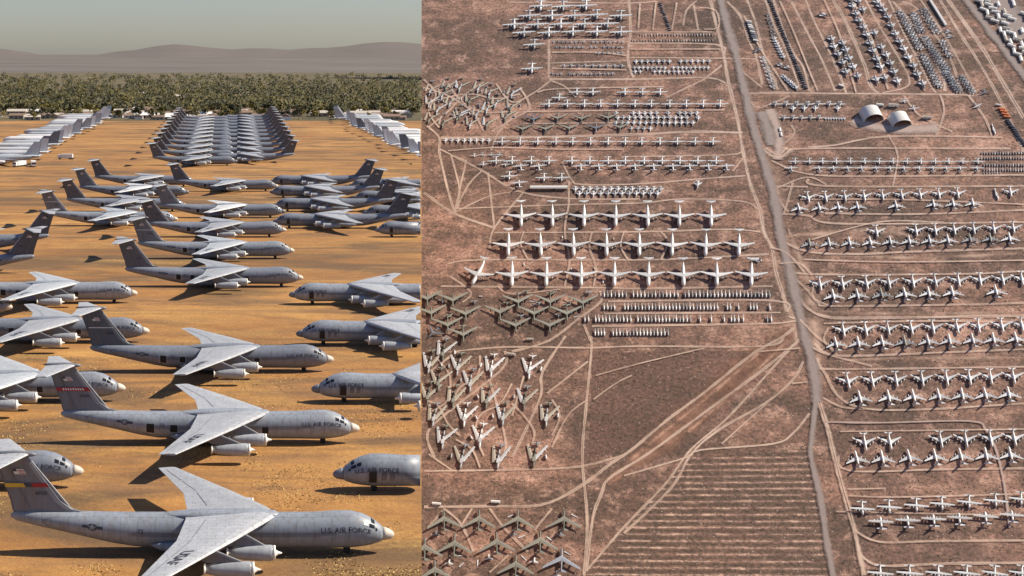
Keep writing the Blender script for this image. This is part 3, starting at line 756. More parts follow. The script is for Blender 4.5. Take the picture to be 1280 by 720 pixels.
# turboprops
tp = [V['turbo'], V['turbo'], V['turbo_g']]
GT = 'straight-winged propeller transports in rows'
row(tp, [(x, 636.6 - (x - 1077) * .06) for x in (1077.5, 1111, 1145, 1177, 1211, 1244, 1276)], 86, 'pale four-propeller transport, nose downhill', 'bottom right block, upper row', 'propeller_transport', GT, 31, 40)
row(tp, [(x, 655.6 - (x - 1101) * .05) for x in (1101, 1134.6, 1167, 1199, 1232, 1265)], -96, 'pale four-propeller transport, nose uphill', 'bottom right block, middle row', 'propeller_transport', GT, 31, 40)
row(tp, xs(717, 1100, 1136.7, 1172.6, 1208, 1243, 1277), 88, 'pale four-propeller transport, nose downhill', 'bottom right block, lowest row', 'propeller_transport', GT, 33, 40)
row(tp, [(x, 202.5) for x in (993.6, 1011.6, 1028, 1045, 1062.8, 1080.7, 1098.7, 1116, 1133.5, 1151, 1168.8, 1185.6, 1203, 1222)], 84, 'white propeller transport', 'upper row beside the dark helicopter block', 'propeller_transport', GT, 17.5, 40)
row(tp, [(x, 212) for x in (989, 1023.7, 1041.7, 1059.6, 1077, 1095, 1112.4, 1130, 1149, 1166, 1182.7, 1200, 1221)], -100, 'white propeller transport', 'lower row beside the dark helicopter block', 'propeller_transport', GT, 17.5, 40)
row(tp, xs(116, 721, 741, 781, 803, 825), 88, 'white propeller transport', 'upper short row under the crossing tracks', 'propeller_transport', GT, 20, 40)
row(tp, xs(131, 686, 709, 730.5, 750.6, 771.7, 793.5, 814, 837, 857.7, 879, 900), 90, 'white propeller transport', 'long row above the tiny white fighters', 'propeller_transport', GT, 21, 40)
row(tp, xs(123, 699), 100, 'white propeller transport', 'gap between two rows, alone', 'propeller_transport', GT, 19, 40)
row(tp, xs(178, 627.5, 650, 672, 694.7, 715.8, 738, 760, 781.5, 802, 824.8, 846.5, 868.7, 891), 90, 'white propeller transport', 'long row just below the pale cross track', 'propeller_transport', GT, 20.5, 40)
row(tp, xs(202, 620, 640, 664, 686, 714.7, 737, 760, 781.5, 805, 827.5, 849.7, 872, 895), 90, 'white propeller transport', 'upper row above the long white shed', 'propeller_transport', GT, 21, 40)
row(tp, xs(210, 651, 673.5, 726, 748.5, 770.7, 793.7, 817, 841, 862, 885.6, 908), -95, 'white propeller transport', 'lower row above the long white shed', 'propeller_transport', GT, 20.5, 40)
row(tp, [(636.6, 221), (680, 223), (702, 223)], 90, 'white propeller transport', 'short row touching the long white shed', 'propeller_transport', GT, 21, 40)
row([V['turbo_g']], [(649, 231)], -95, 'pale propeller transport', 'corner left of the white shed, alone', 'propeller_transport', GT, 21, 40)
tb = [V['turbo'], V['turbo_m']]
GB = 'large straight-winged aircraft at the top of the hillside'
for nm, pts in (('top', [(704, 9.5), (732.6, 8.5), (676, 9)]), ('second', [(690, 21), (718, 21), (746, 20), (776, 21), (662, 21)]), ('third', [(701, 31.5), (730.5, 31.5), (759.5, 31), (672, 32), (643, 32)]), ('fourth', [(686, 42), (716, 41), (746, 41), (776, 41.5), (655, 42)])):
    row(tb, pts, 92, 'big straight-winged white aircraft with black shadow', '%s row of uppermost block' % nm, 'propeller_transport', GB, 28.5, 40)
row(tb, [(668, 57), (665, 87)], 92, 'big straight-winged white aircraft', 'pair beside the fenced plot, left side', 'propeller_transport', GB, 27, 40)
row(tb, [(593, 195), (603, 194), (614, 194), (624, 194)], 100, 'small white transport', 'cluster of four left of the long rows', 'propeller_transport', GT, 10, 40)
row(tb, [(604, 206), (632, 206)], 95, 'small white transport', 'pair below the cluster of four', 'propeller_transport', GT, 13, 40)
# swept bombers high on the slope
bm = [V['bomb'], V['bomb'], V['bomb_dark']]
row(bm, [(667, 150), (697, 148.5), (727, 149), (760, 148)], 90, 'dark swept-wing bomber', 'upper line above the pale cross track', 'bomber', 'dark bombers', 25, 56)
row(bm, [(653.5, 162), (682, 162), (711.6, 161), (745, 161), (775, 160)], 90, 'dark swept-wing bomber', 'lower line above the pale cross track', 'bomber', 'dark bombers', 25, 56)
# olive bombers, nose to the viewer
GO = 'olive bombers with severed tails'
bc = [V['bomb_cut'], V['bomb_cut'], V['bomb']]
row(bc, [(534, 374), (566, 376), (647.6, 378), (687.7, 378), (728.4, 379)], 90, 'olive bomber, nose downhill', 'top line beside stacked helicopters', 'bomber', GO, 38, 56)
row(bc, [(539, 392), (582, 393), (625, 391), (667.6, 392.5), (708.4, 392.5)], 90, 'olive bomber, nose downhill', 'second line beside stacked helicopters', 'bomber', GO, 38, 56)
row(bc, [(559.6, 407), (644.4, 407.5), (687, 407.5)], 90, 'olive bomber, nose downhill', 'third line beside stacked helicopters', 'bomber', GO, 38, 56)
row(bc, [(579, 419)], 90, 'olive bomber, nose downhill', 'lowest of the group beside stacked helicopters', 'bomber', GO, 38, 56)
put(V['bomb_dark'], 542, 417, 140, 'dark blue-grey wrecked bomber lying askew at the cliff edge below olive bombers', 'bomber', group=GO, span=24, base=56)
# bombers at the bottom, nose uphill
GN = 'olive bombers with noses uphill'
row([V['bomb']], xs(652, 555, 598.6, 647, 704.8), -90, 'olive bomber, nose uphill', 'upper line of the bottom corner', 'bomber', GN, 42, 56)
row([V['bomb']], [(531, 688), (568, 683), (620.8, 681), (675, 679)], -90, 'olive bomber, nose uphill', 'middle line of the bottom corner', 'bomber', GN, 45, 56)
row([V['bomb']], [(543.7, 716), (644.6, 709)], -90, 'olive bomber, nose uphill', 'lowest line of the bottom corner', 'bomber', GN, 45, 56)
put(V['bomb_blue'], 702, 702, -90, 'blue-grey bomber, nose uphill, beside the vertical track', 'bomber', group=GN, span=47, base=56)

# severed tails, cut wings, hulks
def tail_mesh(h, w):
    b = MB().loft([(5, 0, 2, 1.5, 1.5), (0, 0, 2.1, 1.2, 1.2), (-5, 0, 2.2, .5, .6), (-6, 0, 2.2, .1, .1)], 10)
    b.panel([(2, 0, 3, 7, .6), (-3.5, 0, 10, 3.2, .35)], 'y')
    for s in (-1, 1):
        q = MB().panel([(0, 0, 2.6, 5, .5), (-4.5, s * 7.4, 2.7, 2.4, .3)], 'z', 1)
        if s < 0: q.f = [f[::-1] for f in q.f]
        b = merge(b, q)
    return b.mesh('severed_tail', h, w)
def cutwing_mesh(w):
    b = MB().panel([(3.2, -18, 1.5, 6.4, 1.3), (2.9, -6, 1.5, 5.8, 1.2), (1.8, 18, 1.5, 3.4, .5)], 'z')
    b.loft([(4.2, -3, 1, 1, .9), (1, -3, 1, 1.1, .9), (-1, -3, 1, .5, .4)], 8); b.loft([(3.6, 8, 1, .9, .8), (.8, 8, 1, 1, .8), (-1, 8, 1, .5, .4)], 8)
    return b.mesh('cut_wing', w)
def hulk_mesh(h, w):
    b = MB().loft([(22, 0, 2, .2, .2), (20, 0, 2.1, 1.2, 1.2), (16, 0, 2.2, 1.75, 1.8), (2, 0, 2.2, 1.75, 1.8), (-6, 0, 2.2, 1.7, 1.7)], 12)
    b.box(5, 0, 3.6, 9, 5, .9, 1)
    b.loft([(-8, 0, 2, 1.6, 1.6), (-14, .6, 2, 1.4, 1.5), (-19, 1, 2, 1.0, 1.1)], 10)
    return b.mesh('bomber_hulk', h, w)
tails = [tail_mesh('navy_grey', 'mid_jet'), tail_mesh('olive', 'olive_pale')]
tailw = tail_mesh('light_jet', 'white_jet')
wings = [cutwing_mesh('olive_pale'), cutwing_mesh('light_jet')]; wing_w = cutwing_mesh('white_jet')
hulks = [hulk_mesh('olive', 'olive_pale'), hulk_mesh('mid_jet', 'light_jet')]; hulk_w = hulk_mesh('white_jet', 'light_jet')
for i, (x, y) in enumerate(sorted([(658, 366.5), (691.5, 367.5), (736, 367.5), (633.5, 381), (673.5, 381), (712.6, 380), (593, 379), (651, 397), (698, 396), (562.7, 396), (553, 378)])):
    put(tails[i % 2], x, y, 90, 'severed dark tail section among olive bombers, %s of eleven' % fromleft(i, 11), 'severed_tail', 'tail section', 'severed tail sections', 1.0, 8)
for i, (x, y) in enumerate(sorted([(544.8, 667), (642, 667), (701, 667), (561.7, 703), (611, 697), (668, 701), (696, 718)])):
    put(tailw if i % 3 else tails[0], x, y, -90, 'severed pale tail section by uphill-nosed bombers, %s of seven' % fromleft(i, 7), 'severed_tail', 'tail section', 'severed tail sections', 1.0, 10)
for i, (x, y, a) in enumerate(sorted([(652, 671, -30), (574.5, 695, 0), (638.7, 645, -35), (718, 645, 40), (687, 674, 50), (709.5, 692, 40), (655, 698, 55), (577, 706, -55), (597, 704, 90), (670, 381, 30), (721, 396, -25), (666, 377, 20)])):
    put(wings[1] if i % 2 else wing_w, x, y, a + 90, 'pale cut wing lying on dirt by whole bombers, %s of twelve' % fromleft(i, 12), 'cut_wing', 'aircraft wing', 'cut wings lying on the ground', .38)
W1 = [(554, 438), (537, 453), (573, 456), (614.4, 458, 1), (662, 460, 1), (548, 475), (588, 476), (567, 496), (535, 492), (609, 497), (655.6, 498), (542.7, 519), (580.7, 519, 1), (629, 518), (683, 519), (554, 547), (600.7, 545, 1), (577.5, 571), (623, 571), (668, 569)]
W2 = [(538, 112), (558, 108), (575, 108), (598, 109), (612, 115), (640, 116), (553, 118), (537, 127), (563, 127), (587, 125), (547, 136), (609, 135), (639, 133), (575, 142), (596, 141), (537, 148), (554, 153), (572, 146), (588, 154), (609, 154), (620, 128), (632, 145)]
def nacelle_mesh(m_):
    return MB().loft([(5, 0, 1.5, .9, .9), (4, 0, 1.5, 1.4, 1.4), (-1, 0, 1.5, 1.3, 1.3), (-4, 0, 1.5, .7, .7)], 10).box(-.5, 0, 3, 4, .4, 1.2).mesh('engine_pod', m_)
nacs = [nacelle_mesh('light_jet'), nacelle_mesh('mid_jet')]; nac_w = nacelle_mesh('white_jet')
PALE = [cutwing_mesh('pale_tan'), cutwing_mesh('light_jet'), cutwing_mesh('pale_tan')]
def wrecks(lst, field, sc, dirn):
    rowsd = sorted(lst, key=lambda p: (round(p[1] / 20), p[0]))
    byrow = {}
    for p in lst: byrow.setdefault(round(p[1] / (20 if field == 'lower' else 9)), []).append(p)
    for ri, key in enumerate(sorted(byrow)):
        ps = sorted(byrow[key]); n = len(ps); rn = ordw(ri + 1)
        for i, p in enumerate(ps):
            x, y = p[0], p[1]; wh = len(p) > 2
            k = sc / hmpp(x, y); k = 1 / hmpp(x, y)
            pos = '%s, row %s, %s wrecks' % (fromleft(i, n) if n > 1 else 'only one', rn, field)
            g = field + ' wreck field '
            put(hulk_w if wh else random.choice(hulks), x, y + 3 * sc, 93 + dirn, ('white' if wh else 'dull') + ' cut-up bomber hull, ' + pos, 'bomber_hulk', 'aircraft hull', g + 'hulls', sc, 5)
            for s, wname in ((-1, 'left'), (1, 'right')):
                put(wing_w if wh else random.choice(PALE), x + s * (6.8 if s > 0 else 4.8) * sc, y - 2.5 * sc, (27 if s > 0 else -11) + dirn * .6, '%s cut wing by hull %s' % (wname, pos), 'cut_wing', 'aircraft wing', g + 'wings', sc * .98, 7)
            put(tailw if wh else random.choice(tails), x + 3 * sc, y - 10 * sc, 95, 'detached tail behind hull %s' % pos, 'severed_tail', 'tail section', g + 'tails', sc * .9, 12)
            if random.random() < .75:
                put(nac_w if wh else random.choice(nacs), x + random.choice((-11, -10, 12)) * sc, y + random.uniform(-2, 3) * sc, random.uniform(60, 120), 'engine pod beside hull %s' % pos, 'engine_pod', 'engine pod', g + 'engine pods', sc * 1.1, 10)
wrecks(W1, 'lower', 1.2, 4)
wrecks(W2, 'upper', .92, 14)

# small stored craft
hs = [V['heli'], V['heli'], V['heli_w'], V['heli_d']]
GH = 'stored helicopter hulls in rows'
def span_xs(a, b, st, y, drop=0.0, slope=0.0):
    r = []; x = a
    while x <= b + .01:
        if random.random() >= drop: r.append((x + random.uniform(-.25, .25), y + (x - a) * slope + random.uniform(-.25, .25)))
        x += st
    return r
row(hs, span_xs(755, 964, 4.6, 369, .06), 88, 'white helicopter hull without rotors', 'top hull row', 'helicopter_hull', GH, scale=.92)
row(hs, span_xs(755, 900, 4.3, 385, .05) + xs(385, 909, 913, 923, 938, 942, 946, 962), 88, 'white helicopter hull without rotors', 'second hull row', 'helicopter_hull', GH, scale=.88)
row(hs, span_xs(731, 866, 4.4, 400, .04) + xs(400, 875, 889, 905, 914, 918, 923, 929, 959, 964), 88, 'grey helicopter hull without rotors', 'third hull row', 'helicopter_hull', GH, scale=.92)
row(hs, span_xs(744, 758, 3.8, 417) + span_xs(766, 836, 4.3, 417), 88, 'grey helicopter hull without rotors', 'lowest hull row', 'helicopter_hull', GH, scale=.92)
hd = [V['heli_d'], V['heli_d'], V['heli']]
GD = 'dark helicopter block at the right edge'
for nm, y in (('first', 192), ('second', 198), ('third', 207), ('fourth', 213)):
    row(hd, span_xs(1227 if y < 200 else 1230, 1282, 3.3, y), 88, 'dark stored helicopter', '%s line of right-edge block' % nm, 'helicopter_hull', GD, scale=.55)
row(hd, span_xs(1230, 1250, 3.3, 217), 88, 'dark stored helicopter', 'short last line of right-edge block', 'helicopter_hull', GD, scale=.45)
fg = [V['fig'], V['fig'], V['fig_d']]
LIGHT = {id(V['att']), id(V['att_d'])}
GF = 'small fighters in rows'
def frow(a, b, st, y, h, rn, sc=.9, drop=.05, mods=fg, desc='small white fighter jet'):
    row(mods, span_xs(a, b, st, y, drop), h, desc, rn, 'attack_jet' if id(mods[0]) in LIGHT else 'fighter_jet', GF, scale=sc * (1.3 if id(mods[0]) in LIGHT else 1.1), cat='aircraft')
frow(719, 833, 8.9, 238, 92, 'upper row beneath the white shed', 1.1); frow(724, 830, 8.9, 243.5, 92, 'lower row beneath the white shed', 1.1)
frow(770, 872, 7.2, 143, 92, 'first of three fighter rows', .95); frow(772, 874, 7.2, 148.5, 92, 'second of three fighter rows', .95); frow(770, 870, 7.4, 155, 92, 'third of three fighter rows', .95)
frow(557, 611, 7.7, 177, 92, 'short row left of the long turboprop row', 1.0, 0)
frow(789, 813, 8, 162, 92, 'trio below the fighter rows', .9, 0)
at = [V['att'], V['att'], V['att_d']]
frow(692, 779, 5.4, 53, 90, 'first line of the fenced plot', .6, .05, at, 'tiny straight-winged jet'); frow(690, 779, 5.4, 59.5, 90, 'second line of the fenced plot', .6, .05, at, 'tiny straight-winged jet')
frow(748, 779, 6, 67, 90, 'third line of the fenced plot', .65, 0, at, 'tiny straight-winged jet'); frow(705, 778, 9, 83, 90, 'fourth line of the fenced plot', .8, 0, at, 'tiny straight-winged jet'); frow(690, 768, 5.4, 93, 90, 'last line of the fenced plot', .6, .1, at, 'tiny straight-winged jet')
dash = [V['heli_d'], V['heli'], V['heli_d']]
row(dash, span_xs(800, 891, 3.6, 44, .04), 88, 'tiny dark stored hull', 'upper dashed line left of the road', 'helicopter_hull', GH, scale=.5)
row(dash, span_xs(790, 893, 3.6, 51, .04), 88, 'tiny dark stored hull', 'lower dashed line left of the road', 'helicopter_hull', GH, scale=.45)
frow(795, 887, 7, 78, 90, 'upper white line left of the road', .9); frow(793, 885, 5.4, 86, 90, 'middle white line left of the road', .8); frow(794, 884, 6, 91, 90, 'bottom white line left of the road', .8, .25)
put(V['fig'], 872, 232, 95, 'white fighter jet standing alone above the top row of giant transports', 'fighter_jet', group=GF, scale=1.5)
put(V['fig'], 944.7, 326, 180, 'small white jet beside the rightmost giant transport', 'fighter_jet', group=GF, scale=1.2)
# right of the road, small craft
frow(969, 1050, 13.5, 131, 90, 'upper line beside two arched shelters', 1.15, 0, [V['att']], 'pale jet'); frow(977, 1047, 14, 137, 90, 'second line beside two arched shelters', 1.1, .2, [V['fig']], 'pale jet')
frow(980, 1026, 11, 148, 90, 'third line beside two arched shelters', 1.0, 0, [V['att']], 'pale jet'); frow(1032, 1058, 3.3, 149, 70, 'tight line beside two arched shelters', .6, 0, [V['fig']], 'pale jet')
def diag(a, b, n, heading, desc, rn, mods, sc, name='fighter_jet', cat='aircraft', group=GF):
    for i in range(n):
        t = i / max(1, n - 1); x = a[0] + (b[0] - a[0]) * t + random.uniform(-.4, .4); y = a[1] + (b[1] - a[1]) * t + random.uniform(-.4, .4)
        put(random.choice(mods), x, y, heading, '%s, %s in %s' % (desc, fromtop(i, n), rn), 'attack_jet' if id(mods[0]) in LIGHT else name, cat, group, sc, 6)
def w10(*pts): return [(1010 + a / 4.737, b / 4.737) for a, b in pts]
def dlist(pts, heading, desc, rn, mods, sc):
    pts = sorted(pts, key=lambda p: p[1])
    for i, (x, y) in enumerate(pts):
        put(random.choice(mods), x, y, heading, '%s, %s in %s' % (desc, fromtop(i, len(pts)), rn), 'fighter_jet', 'aircraft', GF, sc, 5)
fd = [V['fig_d'], V['fig_d'], V['fig']]
dlist(w10((140, 240), (155, 285), (180, 330), (205, 380), (225, 435)), 62, 'grey jet', 'short sloping line, left of its pair', fd, 1.75)
dlist(w10((205, 265), (225, 305), (245, 355), (270, 405), (295, 460)), 62, 'grey jet', 'short sloping line, right of its pair', fd, 1.75)
dlist(w10((255, 5), (265, 45), (285, 90), (305, 130), (330, 170), (350, 215), (370, 265), (385, 310), (410, 360), (430, 405), (455, 470), (405, 480)), 62, 'grey jet', 'second sloping column', fd, 1.75)
dlist(w10((300, 15), (325, 65), (395, 205), (435, 290), (465, 335), (490, 385), (510, 435), (530, 490)), 62, 'grey jet', 'third sloping column', fd, 1.75)
dlist(w10((410, 20), (430, 45), (450, 70), (475, 110), (495, 160), (520, 210), (545, 255), (570, 300), (595, 350), (625, 400), (650, 450), (680, 505)), 62, 'grey jet', 'fourth sloping column', fd, 1.75)
sm = [V['att_d'], V['att'], V['att_d']]
def pw(a, b): return (1010 + a / 4.737, b / 4.737)
for a, b, n, rn in ((pw(540, 75), pw(655, 285), 13, 'fifth sloping column, upper part'), (pw(675, 330), pw(770, 510), 11, 'fifth sloping column, lower part'), (pw(620, 85), pw(665, 185), 7, 'sixth sloping column, top part'),
                    (pw(685, 225), pw(815, 415), 13, 'sixth sloping column, middle part'), (pw(815, 430), pw(885, 540), 9, 'sixth sloping column, bottom part'), (pw(680, 60), pw(755, 190), 7, 'seventh sloping column, top part'),
                    (pw(790, 250), pw(830, 330), 4, 'seventh sloping column, middle part'), (pw(905, 460), pw(965, 545), 6, 'seventh sloping column, bottom part')):
    diag(a, b, n, 10, 'grey small jet', rn, sm, 1.15)
    diag((a[0] + 4, a[1] + 1), (b[0] + 4, b[1] + 1), n, 10, 'dark small jet, second file', rn, sm, 1.0)
put(V['tank_g'], 1185, 40, 10, 'dark grey jet beside the long white wall', 'tanker_aircraft', group=GF, scale=.5)
put(V['tank_g'], 1187, 46, 5, 'dark grey jet just below another beside the white wall', 'tanker_aircraft', group=GF, scale=.5)
put(V['bomb_dark'], 1231, 116, 10, 'dark long aircraft alone where the track meets the right-hand road', 'bomber', group=GF, scale=.5)
put(V['turbo'], 1130, 127, 70, 'white propeller aircraft just right of the left arched shelter', 'propeller_transport', group=GT, scale=.55)
put(V['turbo'], 1142, 136, 70, 'white propeller aircraft above the right arched shelter', 'propeller_transport', group=GT, scale=.6)
put(V['turbo'], 1221, 133, 30, 'white propeller aircraft alone between shelters and right-hand road', 'propeller_transport', group=GT, scale=.6)
put(hulk_w, 1245, 243, 70, 'white wingless hull beside the first double row of jets', 'bomber_hulk', 'aircraft hull', None, .9)
put(hulk_w, 1241.5, 162, 70, 'white wingless hull on the empty plot right of the shelters', 'bomber_hulk', 'aircraft hull', None, .9)
put(V['fig_d'], 1030, 20, 20, 'grey jet alone between two sloping tracks near the top', 'fighter_jet', group=GF, scale=1.5)
def p78(a, b): return (780 + a / 4.737, b / 4.737)
diag(p78(820, 350), p78(880, 520), 9, 150, 'pale jet', 'line nearest the road', at, 1.2)
diag(p78(890, 235), p78(945, 345), 8, 60, 'small white jet', 'upper knot between truck columns', fg, 1.1)
diag(p78(945, 460), p78(1020, 525), 8, 60, 'small white jet', 'lower knot between truck columns', fg, 1.1)
diag(p78(855, 90), p78(885, 205), 6, 20, 'small dark jet', 'short column at the top beside trucks', [V['att_d']], 1.0)
put(V['fig_d'], *p78(930, 390), 30, 'grey jet above the lower knot, left one of two', 'fighter_jet', group=GF, scale=1.2)
put(V['fig_d'], *p78(970, 405), 30, 'grey jet above the lower knot, right one of two', 'fighter_jet', group=GF, scale=1.2)
put(V['att_d'], *p78(795, 300), 30, 'dark aircraft alone between two tracks right of the road', 'fighter_jet', group=GF, scale=1.4)
# vehicles and sheds
def truck_mesh(c, b):
    m = MB().box(0, 0, 1.9, 6.5, 2.5, 2.2, 0).box(4.4, 0, 1.6, 1.9, 2.4, 2.0, 1).box(.4, 0, .75, 9.2, 2.2, .3, 2).box(5.05, 0, 2.0, .65, 2.2, .8, 3)
    for x in (4.2, -1.5, -2.9):
        for s in (-1, 1): m.cyl((x, s * .85, .5), (x, s * 1.25, .5), .5, 10, 2)
    return m.mesh('truck', c, b, 'rubber', 'glass')
trucks = [truck_mesh('bus_blue', 'navy_grey'), truck_mesh('navy_grey', 'mid_jet')]; truck_w = truck_mesh('roof_white', 'white')
GV = 'trucks parked in sloping files'
diag(p78(860, 0), p78(1075, 525), 44, 5, 'dark truck', 'long sloping file right of road', trucks, .95, 'parked_truck', 'truck', GV)
diag(p78(735, 130), p78(775, 245), 10, 8, 'white-topped truck', 'file nearest the road', [truck_w, trucks[1]], 1.5, 'parked_truck', 'truck', GV)
diag((825, 5), (837, 38), 15, 5, 'dark truck', 'short file left of the road', trucks, .85, 'parked_truck', 'truck', GV)
diag((1259, 151), (1281, 182), 15, 10, 'dark truck', 'file below the orange containers', [trucks[0]], 1.05, 'parked_truck', 'truck', GV)
put(truck_w, 1051, 108, 20, 'white van alone beside the sloping tracks', 'parked_truck', 'truck', GV, 1.6)
for x, y, l in ((84, 199, 'white service truck alone on the dirt beside the far left jets'), (42, 208, 'white service truck under the tail of the far left jets'), (26, 208, 'white service truck at the left edge before the far jets')):
    place(truck_w, flat_matrix(apron(x, y), random.uniform(0, 6), 1.1), 'parked_truck', l, 'truck')
def trailer_mesh(top, wall, L=14, Wd=4, H=3.2):
    m = MB().box(0, 0, H / 2 + .5, L, Wd, H, 1)
    z = H + .5
    m.add([(-L / 2 - .3, -Wd / 2 - .3, z + .02), (L / 2 + .3, -Wd / 2 - .3, z + .02), (L / 2 + .3, 0, z + .75), (-L / 2 - .3, 0, z + .75), (-L / 2 - .3, Wd / 2 + .3, z + .02), (L / 2 + .3, Wd / 2 + .3, z + .02)],
          [(0, 1, 2, 3), (3, 2, 5, 4), (0, 3, 4), (1, 5, 2)], 0)
    m.box(L * .2, -Wd / 2 - .02, 1.7, 1.0, .08, 2.1, 2); m.box(-L * .2, -Wd / 2 - .02, 2.2, 1.6, .08, 1.0, 2)
    for x in (-L * .3, L * .3): m.box(x, 0, .25, .8, Wd * .8, .5, 2)
    return m.mesh('trailer', top, wall, 'black')
tr_w = trailer_mesh('roof_white', 'white'); tr_b = trailer_mesh('roof_beige', 'roof_white')
put(tr_w, 545.8, 631, 3, 'white trailer above the uphill-nosed bombers, left of two', 'trailer', 'trailer', 'white trailers', 1.15)
put(tr_w, 619.7, 628.6, 3, 'white trailer above the uphill-nosed bombers, right of two', 'trailer', 'trailer', 'white trailers', 1.2)
put(tr_b, 639, 444, 8, 'dark trailer in the wreck field beside the crossing track', 'trailer', 'trailer', 'white trailers', 1.2)
put(tr_b, 662.5, 425, 0, 'beige trailer below the olive bombers', 'trailer', 'trailer', 'white trailers', 1.0)
put(tr_w, 1100, 132, 5, 'white cabin between the two arched shelters', 'trailer', 'trailer', 'white trailers', 1.1)
put(tr_b, 1117, 133, 3, 'long beige cabin above the right arched shelter', 'trailer', 'trailer', 'white trailers', 1.5)
put(tr_b, 1159, 148, 3, 'beige cabin right of the arched shelters', 'trailer', 'trailer', 'white trailers', 1.3)
for i, (x, y) in enumerate([(975, 163), (976.5, 169)]):
    put(tr_w, x, y, 82, 'white trailer at the round track, %s one' % ('upper', 'lower')[i], 'trailer', 'trailer', 'white trailers', .9)
for i, (x, y) in enumerate([(601, 371), (610, 345), (655, 331), (660, 336), (714, 337), (743, 336), (754, 353), (676, 299), (703, 297), (767, 299)]):
    put(tr_b if i % 2 else tr_w, x, y, random.choice((0, 90, 30)), 'small ground vehicle among giant transports and bombers, %s' % fromleft(i, 10), 'trailer', 'trailer', 'white trailers', .5)
shed = [('wall', MB().box(0, 0, 2.6, 84, 8, 5.2).mesh('shed_wall', 'wall_tan'), []), ('roof', MB().add([(-43, -5, 5.3), (43, -5, 5.3), (43, 0, 7), (-43, 0, 7), (-43, 5, 5.3), (43, 5, 5.3)], [(0, 1, 2, 3), (3, 2, 5, 4), (0, 3, 4), (1, 5, 2)]).mesh('shed_roof', 'roof_white'), []),
        ('door', MB().box(12, -4.05, 1.7, 5, .12, 3.4).mesh('shed_door', 'black'), [])]
put(shed, 686, 236, -1, 'long white-roofed shed among the propeller transports', 'long_shed', 'shed', None, .98, 0)
# arched shelters
def shelter():
    n = 18; L, Wd, H = 44, 25, 21
    sh = MB(); vs = []; fs = []
    for t in (0, 1):
        for lay, rr in ((0, 1.0), (1, .95)):
            for k in range(n + 1):
                a = math.pi * k / n
                vs.append((L / 2 - t * L, rr * Wd * math.cos(a), rr * H * math.sin(a) ** .85))
    q = n + 1
    for k in range(n):
        fs.append((k, k + 1, 2 * q + k + 1, 2 * q + k)); fs.append((q + k + 1, q + k, 3 * q + k, 3 * q + k + 1))
        fs.append((k + 1, k, q + k, q + k + 1)); fs.append((2 * q + k, 2 * q + k + 1, 3 * q + k + 1, 3 * q + k))
    sh.add(vs, fs, 0, False)
    ribs = []
    for t in range(9):
        x = L / 2 - 1 - t * (L - 2) / 8; rb = MB()
        for k in range(n):
            a, b = math.pi * k / n, math.pi * (k + 1) / n
            rb.cyl((x, 1.012 * Wd * math.cos(a), 1.012 * H * math.sin(a) ** .85), (x, 1.012 * Wd * math.cos(b), 1.012 * H * math.sin(b) ** .85), .22, 5)
        ribs.append(('rib', rb.mesh('shelter_rib', 'roof_beige')))
    back = MB().add([(-L / 2 + .5, .94 * Wd * math.cos(math.pi * k / n), .94 * H * math.sin(math.pi * k / n) ** .85) for k in range(n + 1)], [tuple(range(n + 1))])
    legs = MB()
    for s in (-1, 1): legs.box(0, s * (Wd + .9), 1.6, L, 1.2, 3.2)
    return [('canopy', sh.mesh('shelter_canopy', 'roof_white'), ribs), ('end_wall', back.mesh('shelter_back', 'roof_beige'), []), ('base_wall', legs.mesh('shelter_base', 'roof_white'), [])]
sh = shelter()
put(sh, 1089, 145, 62, 'white arched open shelter on gravel pad, left of two', 'arched_shelter', 'shelter', 'arched shelters', .86, 0)
put(sh, 1124.5, 152, 62, 'white arched open shelter on gravel pad, right of two', 'arched_shelter', 'shelter', 'arched shelters', .82, 0)
def container_mesh():
    m = MB().box(0, 0, 1.5, 12, 2.6, 2.9)
    for k in range(14):
        for s in (-1, 1): m.box(-5.6 + k * .86, s * 1.33, 1.5, .3, .08, 2.6)
    m.box(6.02, 0, 1.5, .08, 2.3, 2.6); m.cyl((6.1, .3, .3), (6.1, .3, 2.7), .06, 6); m.cyl((6.1, -.3, .3), (6.1, -.3, 2.7), .06, 6)
    return m.mesh('container', 'orange')
cm = container_mesh()
for i, (x, y) in enumerate([(1252, 137), (1254.5, 140), (1256.5, 143.5), (1259, 147)]):
    put(cm, x, y, 8, 'orange container by the right-hand road, %s of four' % fromtop(i, 4), 'shipping_container', 'container', 'orange containers', 1.25)
put(tr_w, 1248, 132, 8, 'white cabin at the head of the orange containers', 'trailer', 'trailer', 'white trailers', .8)
# mobile homes beyond the far road
pts = []
for c, (x0, y0, x1, y1, n) in enumerate([(1222, 2, 1277, 75, 15), (1231, 1, 1284, 66, 14), (1244, 1, 1284, 50, 11), (1263, 1, 1286, 27, 7)]):
    for i in range(n):
        t = i / (n - 1)
        if random.random() < .9: pts.append((x0 + (x1 - x0) * t + random.uniform(-2, 2), y0 + (y1 - y0) * t + random.uniform(-1, 1), c))
for c in range(4):
    q = [p for p in pts if p[2] == c]
    for i, (x, y, _) in enumerate(q):
        put(random.choice([tr_w, tr_w, tr_w, tr_w, tr_b]), x, y, random.choice((15, 15, 75)), 'pale-roofed mobile home, %s in %s file beyond grey road' % (fromtop(i, len(q)), ONES[c + 1]), 'mobile_home', 'mobile home', 'mobile homes in the top right corner', 1.35, 8)
# long white wall
a, b = hill(1162, 0), hill(1182.5, 32.5)
L = (b - a).length
wl = MB().box(0, 0, 2, L, 5, 4)
for k in range(40): wl.box(-L / 2 + (k + .5) * L / 40, 0, 4.1, .6, 5.3, .3)
m = hill_matrix(1172.2, 16.2, 20.5, 32.5, 1, 0)
place(wl.mesh('long_wall', 'roof_white'), m, 'long_wall', 'long straight white wall running up the slope', 'wall')

